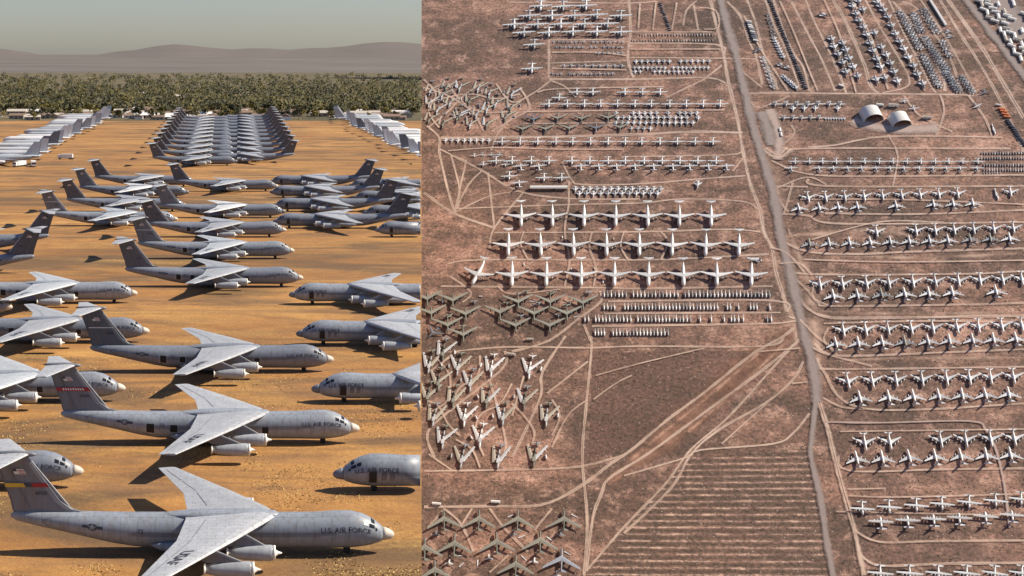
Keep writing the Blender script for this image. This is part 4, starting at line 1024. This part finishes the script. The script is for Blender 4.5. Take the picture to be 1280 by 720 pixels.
# ------------------------------------------------------------------ hillside setting
def huv(p): q = p - HQ; return (q.dot(HW) / 100, q.dot(HS) / 100)
XS_ = [200, 300, 400, 480, 527] + list(range(560, 1441, 40)); YS_ = [-30, -10] + list(range(10, 130, 12)) + list(range(130, 1001, 30))
g = MB(); g.uv = []; idx = {}
for j, y in enumerate(YS_):
    for i, x in enumerate(XS_):
        p = hill(x, y); idx[i, j] = len(g.v); g.v.append(tuple(p)); g.uv.append(huv(p))
left_edge = []
for j in range(len(YS_) - 1):
    for i in range(len(XS_) - 1):
        if XS_[i] < 527 and any(g.v[idx[a, b_]][2] > -4 for a in (i, i + 1) for b_ in (j, j + 1)): continue
        g.f.append((idx[i, j], idx[i, j + 1], idx[i + 1, j + 1], idx[i + 1, j])); g.m.append(0); g.sm.append(True)
tag(link('hillside', g.mesh('hillside', 'hill')), kind='structure')
# back of the ridge and its flanks
k = MB()
top = [hill(x, -30) for x in XS_ if x >= 527]
k.add(top + [Vector((p.x * 1.25 + 900, p.y * 1.25, -900)) for p in top], [(i, i + 1, len(top) + i + 1, len(top) + i) for i in range(len(top) - 1)])
el = [hill(527, y) for y in YS_ if y <= 300]
k.add(el + [Vector((p.x + 500, p.y + 30, -900)) for p in el], [(i, i + 1, len(el) + i + 1, len(el) + i) for i in range(len(el) - 1)])
er = [hill(1440, y) for y in YS_]
k.add(er + [Vector((p.x + 300, p.y, -1400)) for p in er], [(i, i + 1, len(er) + i + 1, len(er) + i) for i in range(len(er) - 1)])
tag(link('ridge_slopes', k.mesh('ridge_slopes', 'cliff')), kind='structure')
# dark bare field
f = MB(); f.uv = []
for x, y in [(742, 441), (945, 438), (905, 468), (876, 492), (836, 521), (792, 558), (736, 576), (738, 510)]:
    p = hill(x, y, .08); f.v.append(tuple(p)); f.uv.append(huv(p))
f.f.append(tuple(range(8))); f.m.append(0); f.sm.append(False)
tag(link('bare_field', f.mesh('bare_field', 'dark_field')), kind='structure')
# furrowed field
f = MB(); f.uv = []
poly = [(862, 572), (1012, 562), (1030, 640), (1041, 735), (731, 735), (737, 705), (790, 652)]
for x, y in poly:
    p = hill(x, y, .10); f.v.append(tuple(p)); f.uv.append(huv(p))
f.f.append(tuple(range(len(poly)))); f.m.append(0); f.sm.append(False)
tag(link('furrowed_field', f.mesh('furrowed_field', 'furrow')), kind='structure')
def ribbon(name, pts, wpx, mat, lift):
    # smooth polyline in picture pixels -> strip of constant metres on the slope
    P = []
    n = len(pts)
    for i in range(n - 1):
        p0, p1, p2, p3 = pts[max(0, i - 1)], pts[i], pts[i + 1], pts[min(n - 1, i + 2)]
        seg = max(3, int(math.hypot(p2[0] - p1[0], p2[1] - p1[1]) / 5))
        for s in range(seg):
            t = s / seg
            P.append(tuple(.5 * (2 * p1[c] + (p2[c] - p0[c]) * t + (2 * p0[c] - 5 * p1[c] + 4 * p2[c] - p3[c]) * t * t + (3 * p1[c] - p0[c] - 3 * p2[c] + p3[c]) * t ** 3) for c in (0, 1)))
    P.append(pts[-1])
    W = [hill(x, y, lift) for x, y in P]
    wm = wpx * hmpp(*pts[len(pts) // 2])
    b = MB(); b.uv = []; acc = 0
    for i, p in enumerate(W):
        d = (W[min(i + 1, len(W) - 1)] - W[max(i - 1, 0)]).normalized(); nrm = HN.cross(d).normalized()
        if i: acc += (p - W[i - 1]).length
        ww = wm * (1 + .32 * noise.noise(Vector((acc * .02, lift * 50, wpx))))
        if name in ('churned_ground', 'dusty_verge'):
            t = i / (len(W) - 1); ww *= min(1, .12 + 3.2 * t, .12 + 3.2 * (1 - t)) * (1 + .3 * noise.noise(Vector((t * 9, lift * 90, 1))))
        for s, u in ((.5, 0.0), (-.5, 1.0)):
            b.v.append(tuple(p + nrm * s * ww)); b.uv.append((u, acc / 100))
    for i in range(len(W) - 1):
        b.f.append((2 * i, 2 * i + 1, 2 * i + 3, 2 * i + 2)); b.m.append(0); b.sm.append(True)
    return tag(link(name, b.mesh(name, mat)), kind='structure')
TR = [
 (4, [(888, 0), (893, 20), (905, 70), (910, 100), (922, 150), (928, 185), (938, 230), (950, 262), (955, 290), (965, 310), (970, 340), (978, 365), (984, 390)]),
 (2.6, [(909, 2), (926, 21), (936, 51), (945, 70), (953, 106)]), (2.6, [(934, 0), (945, 30), (955, 70), (966, 93), (972, 112)]), (2.4, [(967, 0), (980, 40), (993, 68), (1004, 84), (1012, 114)]),
 (2.2, [(957, 0), (968, 32), (980, 57), (993, 91), (1000, 112)]), (2.6, [(989, 2), (1012, 46), (1027, 74), (1044, 114)]), (2.6, [(1007, 0), (1018, 27), (1033, 57), (1050, 95), (1058, 117)]),
 (3.5, [(934, 117), (970, 116), (1050, 117), (1075, 117), (1180, 118), (1217, 119)]), (4, [(1041, 0), (1056, 25), (1080, 80), (1088, 107), (1098, 116)]), (2.4, [(1082, 0), (1099, 32), (1128, 80), (1137, 101), (1130, 110), (1103, 116)]),
 (2.4, [(1111, 0), (1128, 38), (1145, 70), (1162, 105), (1170, 116)]), (3.4, [(1116, 2), (1141, 30), (1162, 63), (1179, 95), (1181, 114)]), (2.6, [(1128, 2), (1145, 10), (1168, 42), (1189, 76), (1202, 116)]),
 (2.2, [(1151, 0), (1179, 42), (1200, 78), (1221, 118)]), (3.4, [(1175, 0), (1200, 42), (1221, 74), (1242, 110), (1263, 152), (1280, 190)]), (5, [(1185, 0), (1227, 59), (1242, 84), (1280, 148)]),
 (3, [(686, 99), (800, 99), (883, 97), (907, 104)]), (2.6, [(686, 50), (686, 97)]), (3, [(786, 0), (788, 38), (785, 74), (792, 97)]), (2, [(686, 79), (783, 76)]), (2, [(686, 50), (786, 49)]), (2.2, [(640, 3), (700, 3), (780, 4), (822, 2)]),
 (2.2, [(788, 72), (906, 73), (945, 74)]), (2.2, [(788, 40), (890, 40)]), (2.4, [(786, 54), (896, 56), (904, 70)]), (2, [(854, 32), (858, 13), (871, 1)]), (2, [(867, 6), (873, 38)]), (2.6, [(883, 97), (902, 82)]), (2.2, [(883, 98), (833, 122)]),
 (2.2, [(923.5, 86), (953, 110)]), (2.2, [(936, 124), (949, 135), (987, 120)]), (4.5, [(551, 172.5), (700, 171), (800, 168), (864, 165), (928, 166)]), (2.6, [(532, 156), (549, 172), (549, 189), (558, 230), (568, 266)]),
 (2.6, [(549, 186), (600, 212), (648, 239), (709, 248), (800, 249)]), (2.6, [(648, 140), (625, 163), (614, 188)]), (3.4, [(530, 241), (568, 267), (618, 285)]), (2, [(568, 266), (583, 200)]), (2, [(568, 266), (585, 232), (602, 214)]), (2, [(568, 266), (610, 246), (648, 239)]),
 (2.2, [(564, 195), (574, 235), (572, 260)]), (2.2, [(610, 216), (618, 285)]), (2.4, [(654, 241), (618, 285), (612, 310)]), (2.2, [(568, 261), (711, 256), (800, 254), (854, 249), (928, 252), (947, 262)]), (2.4, [(703, 203), (714, 224), (728, 231), (800, 230), (875, 224), (932, 220)]),
 (2.2, [(711, 226), (711, 256)]), (2.2, [(780, 196), (907, 194), (926, 190)]), (2.2, [(916, 214), (930, 196)]), (2.8, [(560, 330), (604, 325), (800, 325), (864, 323), (961, 318)]), (2.4, [(618, 291), (800, 290), (907, 287), (950, 290)]), (2.8, [(551, 358), (750, 360), (800, 361), (966, 358)]),
 (3, [(750, 364), (751, 377), (724, 398), (686, 426), (640, 440)]), (2.4, [(562, 345), (589, 366), (578, 378)]), (3, [(760, 377), (966, 376), (984, 390)]), (2.6, [(755, 392), (976, 391)]), (3, [(740, 408), (976, 404), (986, 396)]), (2.6, [(730, 406), (739, 428)]),
 (3, [(739, 420), (739, 441), (733, 504), (728, 572), (734, 652), (730, 720)]), (2.6, [(572, 439), (635, 434), (737, 435), (800, 433), (953, 433), (980, 422)]),
 (3.6, [(992, 410), (980, 420), (938, 445), (879, 492), (837, 523), (790, 562), (762, 581), (726, 608), (678, 631), (614, 633), (530, 634)]), (3.4, [(999, 426), (949, 466), (890, 509), (812, 566), (762, 598), (752, 617), (741, 648), (733, 714)]),
 (2.6, [(999, 424), (966, 460), (911, 521), (864, 562), (831, 606), (780, 659), (733, 714)]), (3, [(1004, 452), (991, 475), (957, 504), (898, 538), (864, 568), (839, 610), (780, 667)]), (2.2, [(957, 506), (902, 555)]), (2.6, [(1012, 517), (991, 542), (966, 555), (875, 563), (858, 572), (780, 595)]),
 (2.6, [(530, 589), (614, 588), (720, 584), (783, 568)]), (2.4, [(536, 568), (566, 589)]), (3, [(707, 420), (678, 466), (676, 494), (657, 538), (640, 572)]), (2.2, [(735, 452), (684, 492)]), (2.8, [(631, 439), (627, 462), (551, 523), (534, 545), (543, 572)]), (2.2, [(562, 447), (530, 470)]), (2.4, [(550, 455), (572, 439)]),
 (2.6, [(610, 470), (625, 520), (632, 560), (620, 585)]), (2.2, [(655, 470), (640, 520)]), (2.6, [(535, 660), (556, 636)]), (2.6, [(555, 636), (576, 655), (592, 690)]), (2.6, [(578, 655), (590, 636)]), (2.6, [(612, 636), (632, 662), (660, 690)]), (2.6, [(668, 663), (690, 636)]), (2.2, [(640, 690), (612, 716)]),
 (3, [(1010, 184), (1042, 182), (1111, 171), (1253, 172)]), (3, [(970, 192), (1010, 186), (1263, 186)]), (2.6, [(991, 214), (1050, 220.5), (1280, 219)]), (2.8, [(1010, 224), (1037, 233), (1280, 233)]), (3, [(975, 268), (1010, 270), (1052, 280), (1280, 278)]), (2, [(1111, 170), (1122, 195), (1116, 233)]), (2.8, [(1031, 267), (1150, 268), (1280, 263)]),
 (2.4, [(964, 201), (991, 214)]), (2.4, [(968, 233), (1010, 234)]), (2.2, [(968, 237), (1008, 222), (1033, 231)]), (2.2, [(991, 229), (980, 267)]), (2.4, [(989, 157), (993, 167), (978, 182)]), (2.6, [(962, 225), (970, 245), (985, 265)]),
 (3.4, [(975, 300), (1010, 315), (1073, 318), (1141, 315), (1280, 311)]), (3, [(985, 335), (1010, 343), (1200, 343), (1280, 339)]), (3, [(990, 345), (1010, 364), (1023, 379), (1044, 383), (1217, 381), (1280, 379)]), (4, [(990, 365), (1010, 386), (1031, 396), (1073, 398), (1280, 395)]),
 (2.8, [(1008, 425), (1027, 441), (1090, 458)]), (3, [(1023, 458), (1042, 462), (1280, 459)]), (2.8, [(1022, 448), (1029, 464), (1080, 511), (1280, 505)]), (3, [(1018, 430), (1048, 445), (1179, 441), (1280, 437)]), (2.6, [(1029, 498), (1052, 509), (1080, 512)]),
 (2.8, [(1048, 570), (1063, 589), (1185, 587), (1280, 586)]), (2.4, [(1059, 612), (1107, 611)]), (2.8, [(1068, 655), (1071, 665), (1101, 678), (1166, 677), (1280, 676)]), (3.2, [(1073, 690), (1099, 707), (1183, 705), (1280, 704)]), (2.4, [(1130, 120), (1150, 145), (1190, 165)]), (2.4, [(1175, 119), (1180, 140), (1170, 170)]), (2.4, [(1210, 119), (1232, 150), (1240, 172)]),
 (2, [(532, 130), (560, 122), (590, 118), (620, 124), (650, 118)]), (2, [(560, 105), (575, 125), (600, 140), (640, 140)]), (2.2, [(620, 105), (640, 128), (665, 118), (690, 100)]), (2.2, [(650, 110), (662, 135), (640, 150), (615, 165)]), (2, [(535, 160), (560, 140), (580, 120), (605, 103)]),
 (2.2, [(690, 102), (705, 108), (720, 122)]), (2.2, [(672, 116), (690, 112), (760, 110), (830, 109)]), (2, [(530, 110), (560, 120), (590, 140), (605, 165)]), (2, [(660, 140), (780, 138.5), (905, 138)]), (1.8, [(655, 155), (780, 154)]), (2, [(560, 189), (620, 185), (700, 187), (780, 187)]), (2, [(530, 100), (545, 118), (536, 140), (549, 160)]),
 (2, [(711, 256), (706, 290), (712, 325), (706, 358)]), (2, [(740, 290), (737, 310), (745, 335), (742, 358)]), (1.8, [(655, 290), (651, 305), (660, 325)]), (1.8, [(780, 290), (776, 308), (785, 325)]), (1.8, [(622, 358), (640, 368), (700, 362)]), (2, [(826, 290), (835, 303), (826, 325)]),
 (2, [(545, 447), (562, 470), (560, 500), (540, 515)]), (2, [(600, 445), (597, 470), (575, 485), (565, 505)]), (2, [(640, 480), (625, 505), (600, 520), (595, 545), (605, 570)]), (2, [(530, 500), (548, 508), (560, 530), (575, 545)]), (2, [(570, 550), (590, 562), (600, 585)]), (2, [(640, 505), (655, 520), (668, 540), (665, 555)]), (2, [(690, 500), (700, 520), (690, 545)]),
 (2, [(1050, 540), (1280, 537)]), (2.2, [(1062, 620), (1120, 622), (1280, 618)]), (2, [(1045, 640), (1280, 645)]), (2.4, [(1030, 405), (1150, 402), (1280, 403)]), (2.2, [(1005, 325), (1120, 328), (1280, 326)]), (2, [(1000, 250), (1120, 250), (1280, 256)]), (2.4, [(1015, 300), (1100, 278), (1180, 279)]), (2, [(1020, 350), (1016, 372), (1040, 384)]), (2.2, [(1036, 410), (1030, 425), (1046, 444)]),
 (2, [(965, 310), (985, 318), (1005, 340)]), (2.2, [(975, 330), (1000, 330), (1015, 345)]), (2.2, [(1000, 400), (1020, 420), (1045, 440)]), (2, [(930, 20), (950, 60), (985, 114)]), (2, [(975, 2), (992, 40), (1008, 80), (1022, 114)]), (2, [(1030, 0), (1048, 40), (1060, 80), (1070, 116)]), (2, [(1065, 0), (1090, 50), (1110, 112)]), (2.2, [(1098, 0), (1118, 40), (1140, 80), (1156, 114)]),
 (2, [(800, 5), (798, 36)]), (2, [(820, 4), (816, 38)]), (2, [(846, 4), (840, 38)]), (2, [(788, 62), (900, 62)]), (2, [(690, 66), (745, 66), (783, 70)]), (2, [(690, 86), (783, 88)]), (1.8, [(875, 10), (895, 14), (898, 35), (880, 37)]),
 (2, [(950, 440), (1000, 436)]), (2.4, [(990, 480), (1010, 478)]), (1.8, [(745, 470), (800, 455), (880, 436)]), (1.8, [(742, 500), (770, 480), (790, 470)]), (2, [(690, 560), (710, 520), (735, 500)]),
]
for i, (w, pts) in enumerate(TR):
    ribbon('dirt_track', pts, w * 1.6, 'track', .16 + .012 * i)
for pts in ([(982, 300), (990, 345), (1002, 390)], [(950, 440), (880, 500), (820, 548), (760, 600)], [(985, 425), (930, 478), (860, 540)]):
    ribbon('dirt_track', pts, 9, 'track_red', .13)
for pts in ([(1000, 405), (945, 455), (880, 508), (820, 556), (760, 606)], [(990, 412), (930, 455), (870, 505)]):
    ribbon('churned_ground', pts, 46, 'churned', .105)
ribbon('dusty_verge', [(978, 300), (984, 340), (990, 385), (996, 430)], 34, 'tan_zone', .125)
ribbon('dusty_verge', [(985, 285), (1003, 330), (1016, 380), (1022, 440), (1030, 480)], 30, 'tan_zone', .13)
ribbon('dusty_verge', [(955, 190), (966, 215), (978, 262)], 26, 'tan_zone', .128)
ribbon('dusty_verge', [(985, 295), (1100, 288), (1150, 300)], 22, 'tan_zone', .118)
ribbon('dusty_verge', [(1020, 318), (1140, 322), (1290, 316)], 15, 'tan_zone', .122)
ribbon('dusty_verge', [(1010, 388), (1120, 392), (1290, 390)], 14, 'tan_zone', .124)
ribbon('dusty_verge', [(1030, 452), (1120, 448), (1290, 447)], 13, 'tan_zone', .126)
ribbon('main_road', [(899, -20), (903, 10), (920, 70), (932, 118), (940, 153), (953, 197), (966, 239), (973, 277), (977, 300), (985, 329), (993, 364), (1003, 407), (1009, 432), (1018, 469), (1021, 504)], 15, 'asphalt', 1.75)
ribbon('side_road', [(1020, 500), (1015, 547), (1014, 572), (1025, 621), (1033, 674), (1044, 735)], 9.5, 'asphalt', 1.60)
ribbon('gravel_road', [(1023, 500), (1035, 538), (1043, 572), (1052, 606), (1065, 652), (1075, 695), (1083, 735)], 8.5, 'track', 1.65)
ribbon('gravel_road', [(1030, 528), (1100, 529), (1213, 527), (1232, 538), (1244, 560), (1255, 605), (1262, 660)], 4.5, 'pad', 1.7)
ribbon('edge_road', [(1246, -8), (1262, 20), (1285, 48)], 52, 'asphalt', 1.40)
ribbon('edge_road', [(1204, -5), (1232, 32), (1255, 62), (1290, 108)], 13, 'asphalt', 1.58)
ribbon('gravel_pad', [(953, 140), (957, 152), (961, 166), (966, 182)], 19, 'asphalt', 1.50)
ribbon('gravel_pad', [(962, 137), (968, 152), (974, 172), (972, 200)], 16, 'pad', 1.52)
ribbon('gravel_pad', [(1066, 150), (1100, 160), (1140, 162), (1172, 160)], 26, 'pad', 1.48)
ribbon('gravel_pad', [(955, 186), (972, 196), (986, 186)], 16, 'track', 1.72)
# scrub on the slope
s = MB()
for _ in range(9000):
    x, y = random.uniform(528, 1290), random.uniform(-5, 730)
    if noise.noise(Vector((x * .02, y * .04, 3))) < -.05: continue
    p = hill(x, y); r = random.uniform(.5, 1.5)
    vs = []
    for kx in range(5):
        a = 2 * math.pi * kx / 5 + random.random(); vs.append(p + HW * math.cos(a) * r + HS * math.sin(a) * r + HN * random.uniform(0, .3))
    vs.append(p + HN * r * random.uniform(.7, 1.1))
    s.add(vs, [(kx, (kx + 1) % 5, 5) for kx in range(5)])
tag(link('desert_scrub', s.mesh('desert_scrub', 'leaf_scrub')), 'low dry brown scrub dotted over the hillside soil', 'scrub', kind='stuff')

# ------------------------------------------------------------------ the apron and beyond
def strip(name, ys, mat, x0=-900, x1=527, z=0.0, nx=6):
    b = MB(); n = nx + 1
    for y in ys:
        for i in range(n): b.v.append(tuple(apron(x0 + (x1 - x0) * i / nx, y, z)))
    for j in range(len(ys) - 1):
        for i in range(nx):
            b.f.append((j * n + i, (j + 1) * n + i, (j + 1) * n + i + 1, j * n + i + 1)); b.m.append(0); b.sm.append(False)
    return tag(link(name, b.mesh(name, mat)), kind='structure')
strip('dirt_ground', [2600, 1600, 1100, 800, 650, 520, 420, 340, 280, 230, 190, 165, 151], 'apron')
strip('suburb_ground', [151, 140, 128, 118, 108, 101, 96, 91], 'suburb')
strip('far_plain', [91, 88, 84, 79, 75, 72, 70, 69.2], 'plain')
ys = [2600, 1600, 1000, 720, 500, 350, 250, 190, 150, 120, 100, 85]
c = MB(); tp_ = [apron(527, y) for y in ys]
lo = [Vector((p.x - 25 - p.y * .004, p.y, -1100)) for p in tp_]
for i in range(len(ys) - 1):
    c.add([tp_[i], tp_[i + 1], lo[i + 1], lo[i]], [(0, 1, 2, 3)])
tag(link('cliff', c.mesh('cliff', 'cliff')), kind='structure')
# low mountains far behind, haze only in their colour
h = MB(); n = 60
for i in range(n + 1):
    x = -900 + (527 + 900) * i / n; d = ray(x, 68.4); d = d / d.y
    hgt = 110 + 170 * noise.fractal(Vector((i * .13, 1.7, 0)), 1.0, 2.0, 4)
    for yy, z in ((26000, -10), (29000, max(30, hgt)), (33000, max(60, hgt * 1.5 + 60))):
        h.v.append((d.x * yy, yy, z))
for i in range(n):
    for j in range(2):
        a = i * 3 + j; h.f.append((a, a + 3, a + 4, a + 1)); h.m.append(0); h.sm.append(True)
tag(link('hills', h.mesh('hills', 'plain')), kind='structure')

# trees beyond the apron
def crown(n, rx, rz, leaf, seed):
    rnd = random.Random(seed); m = MB()
    lobes = [(rnd.uniform(-.5, .5) * rx, rnd.uniform(-.5, .5) * rx, rnd.uniform(.35, .8) * rz, rnd.uniform(.4, .62) * rx) for _ in range(6)]
    for _ in range(n):
        lx, ly, lz, lr = rnd.choice(lobes)
        d = Vector((rnd.gauss(0, 1), rnd.gauss(0, 1), rnd.gauss(0, .8))).normalized() * lr * rnd.uniform(.55, 1.05)
        p = Vector((lx, ly, lz)) + d; a = Vector((rnd.gauss(0, 1), rnd.gauss(0, 1), rnd.gauss(0, 1))).normalized(); b = a.orthogonal().normalized(); l = leaf * rnd.uniform(.6, 1.3)
        m.add([p - a * l - b * l * .6, p + a * l - b * l * .5, p + a * l * .7 + b * l * .7, p - a * l * .6 + b * l * .6], [(0, 1, 2, 3)])
    return m
def trunk(h, r):
    m = MB().cyl((0, 0, 0), (.2, .1, h), r, 7, 0, r * .55)
    for a in (0, 2.1, 4.2): m.cyl((.15, .1, h * .85), (math.cos(a) * h * .5, math.sin(a) * h * .5, h * 1.5), r * .45, 5, 0, r * .15)
    return m
trees = []
for kx, (mat, lab) in enumerate([('leaf_olive', 'olive green'), ('leaf_dark', 'dark green'), ('leaf_yellow', 'yellow-green')] * 2):
    hh = random.uniform(8.5, 12)
    cm_ = crown(190, random.uniform(4.2, 5.8), hh, .75, kx)
    cm_.v = [(x, y, z * .9 + hh * .16) for x, y, z in cm_.v]
    trees.append(([('trunk', trunk(hh * .35, .32).mesh('tree_trunk', 'trunk'), []), ('crown', cm_.mesh('tree_crown', mat), [])], lab))
for i in range(215):
    y = random.choice([random.uniform(139, 150.5), random.uniform(128, 150)]); x = random.uniform(-25, 523)
    t, lab = random.choice(trees); p = apron(x, y)
    place(t, flat_matrix(p, random.uniform(0, 6.28), random.uniform(.65, 1.15)), 'tree', '%s tree among the houses along the far edge of the dirt' % lab, 'tree', lab + ' trees beyond the dirt')
for mat, cnt in (('leaf_olive', 1050), ('leaf_dark', 1350)):
    w = MB()
    for i in range(cnt):
        y = 95 + 46 * random.random() ** .75; x = random.uniform(-25, 524); p = apron(x, y); r = random.uniform(2.4, 8.0) if random.random() < .8 else random.uniform(7, 9.5); rnd = random
        for _ in range(26):
            d = Vector((rnd.gauss(0, 1), rnd.gauss(0, 1), rnd.gauss(0, .7))).normalized() * r * rnd.uniform(.5, 1)
            q = p + d + Vector((0, 0, r * .95)); a = Vector((rnd.gauss(0, 1), rnd.gauss(0, 1), rnd.gauss(0, 1))).normalized(); b = a.orthogonal().normalized(); l = 1.5
            w.add([q - a * l, q + b * l, q + a * l, q - b * l], [(0, 1, 2, 3)])
    tag(link('woodland', w.mesh('woodland', mat)), '%s trees far behind the houses, reading as one wooded mass' % ('olive green' if mat == 'leaf_olive' else 'dark green'), 'woodland', kind='stuff')
def house(wm, rm, L, Wd, H):
    wl = MB().box(0, 0, H / 2, L, Wd, H)
    rf = MB().add([(-L / 2 - .5, -Wd / 2 - .5, H), (L / 2 + .5, -Wd / 2 - .5, H), (L / 2 + .5, 0, H + 1.9), (-L / 2 - .5, 0, H + 1.9), (-L / 2 - .5, Wd / 2 + .5, H), (L / 2 + .5, Wd / 2 + .5, H)], [(0, 1, 2, 3), (3, 2, 5, 4), (0, 3, 4), (1, 5, 2), (0, 4, 5, 1)])
    P = [('wall', wl.mesh('house_wall', wm), []), ('roof', rf.mesh('house_roof', rm), [])]
    P.append(('door', MB().box(0, -Wd / 2 - .03, 1.1, 1.1, .1, 2.2).mesh('house_door', 'black'), []))
    for x in (-L * .3, L * .3): P.append(('window', MB().box(x, -Wd / 2 - .03, 1.7, 1.8, .1, 1.2).mesh('house_window', 'glass'), []))
    return P
H_ = [(house('wall_tan', 'roof_brown', 14, 9, 3.2), 'brown-roofed'), (house('wall_tan', 'roof_beige', 16, 9, 3.2), 'beige-roofed'), (house('roof_white', 'roof_brown', 15, 9, 3.0), 'white-walled'), (house('wall_tan', 'roof_white', 18, 8, 3.0), 'white-roofed'), (house('wall_tan', 'roof_brown', 15, 10, 3.4), 'brown-roofed')]
for i in range(150):
    y = random.choice([random.uniform(140, 150), random.uniform(118, 148)]); x = random.uniform(-10, 515); p = apron(x, y)
    m_, lab = random.choice(H_)
    place(m_, flat_matrix(p, random.choice((0, .1, -.15, 1.57)), random.uniform(.8, 1.25)), 'house', '%s low house between trees beyond the dirt' % lab, 'house', lab + ' houses')
# dry grass tufts on the near dirt
gz = MB()
for _ in range(15000):
    y = 400 + 330 * random.random() ** .7; x = random.uniform(-5, 524); p = apron(x, y)
    if noise.noise(Vector((p.x * .03, p.y * .05, 9))) + .35 * noise.noise(Vector((p.x * .2, p.y * .2, 2))) < .12: continue
    for _k in range(2):
        a = random.uniform(0, 6.28); r = random.uniform(.07, .2); hgt = random.uniform(.06, .2)
        q = p + Vector((random.uniform(-.8, .8), random.uniform(-1.5, 1.5), 0))
        gz.add([q + Vector((math.cos(a) * r, math.sin(a) * r, 0)), q - Vector((math.cos(a) * r, math.sin(a) * r, 0)), q + Vector((random.uniform(-.2, .2), random.uniform(-.2, .2), hgt))], [(0, 1, 2)])
tag(link('dry_grass', gz.mesh('dry_grass', 'leaf_dry')), 'golden dry grass tufts on the dirt between the transports', 'grass', kind='stuff')

# ------------------------------------------------------------------ light, camera, world
SUN_EL, SUN_AZ = R(44), R(84)            # azimuth clockwise from the viewing direction
L = Vector((math.cos(SUN_EL) * math.sin(SUN_AZ), math.cos(SUN_EL) * math.cos(SUN_AZ), math.sin(SUN_EL)))
sd = bpy.data.lights.new('sun', 'SUN'); sd.energy = 4.9; sd.angle = R(.5); sd.color = (1, .885, .72)
so = bpy.data.objects.new('sun', sd); COL.objects.link(so); so.rotation_euler = L.to_track_quat('Z', 'Y').to_euler()
w = bpy.data.worlds.new('World'); SC.world = w; w.use_nodes = True
nt = w.node_tree; bg = nt.nodes['Background']; sky = nt.nodes.new('ShaderNodeTexSky'); sky.sky_type = 'NISHITA'; sky.sun_disc = False
sky.sun_elevation = SUN_EL; sky.sun_rotation = SUN_AZ; sky.dust_density = .6; sky.air_density = 1.0; sky.ozone_density = 1.5
mxs = nt.nodes.new('ShaderNodeMix'); mxs.data_type = 'RGBA'; mxs.blend_type = 'MULTIPLY'; mxs.inputs[0].default_value = 1; mxs.inputs[7].default_value = (.90, .92, 1.06, 1)
nt.links.new(sky.outputs[0], mxs.inputs[6]); nt.links.new(mxs.outputs[2], bg.inputs[0]); bg.inputs[1].default_value = .062
cd = bpy.data.cameras.new('camera'); co = bpy.data.objects.new('camera', cd); COL.objects.link(co)
co.location = CAM; co.rotation_euler = (math.pi / 2 - PITCH, 0, 0)
cd.sensor_width = 36; cd.sensor_fit = 'HORIZONTAL'; cd.lens = F / 1280 * 36; cd.shift_x = (640 - CX) / 1280
cd.clip_start = 1; cd.clip_end = 120000
SC.camera = co
SC.view_settings.view_transform = 'Standard'; SC.view_settings.look = 'None'; SC.view_settings.gamma = 1; SC.view_settings.exposure = 0.55
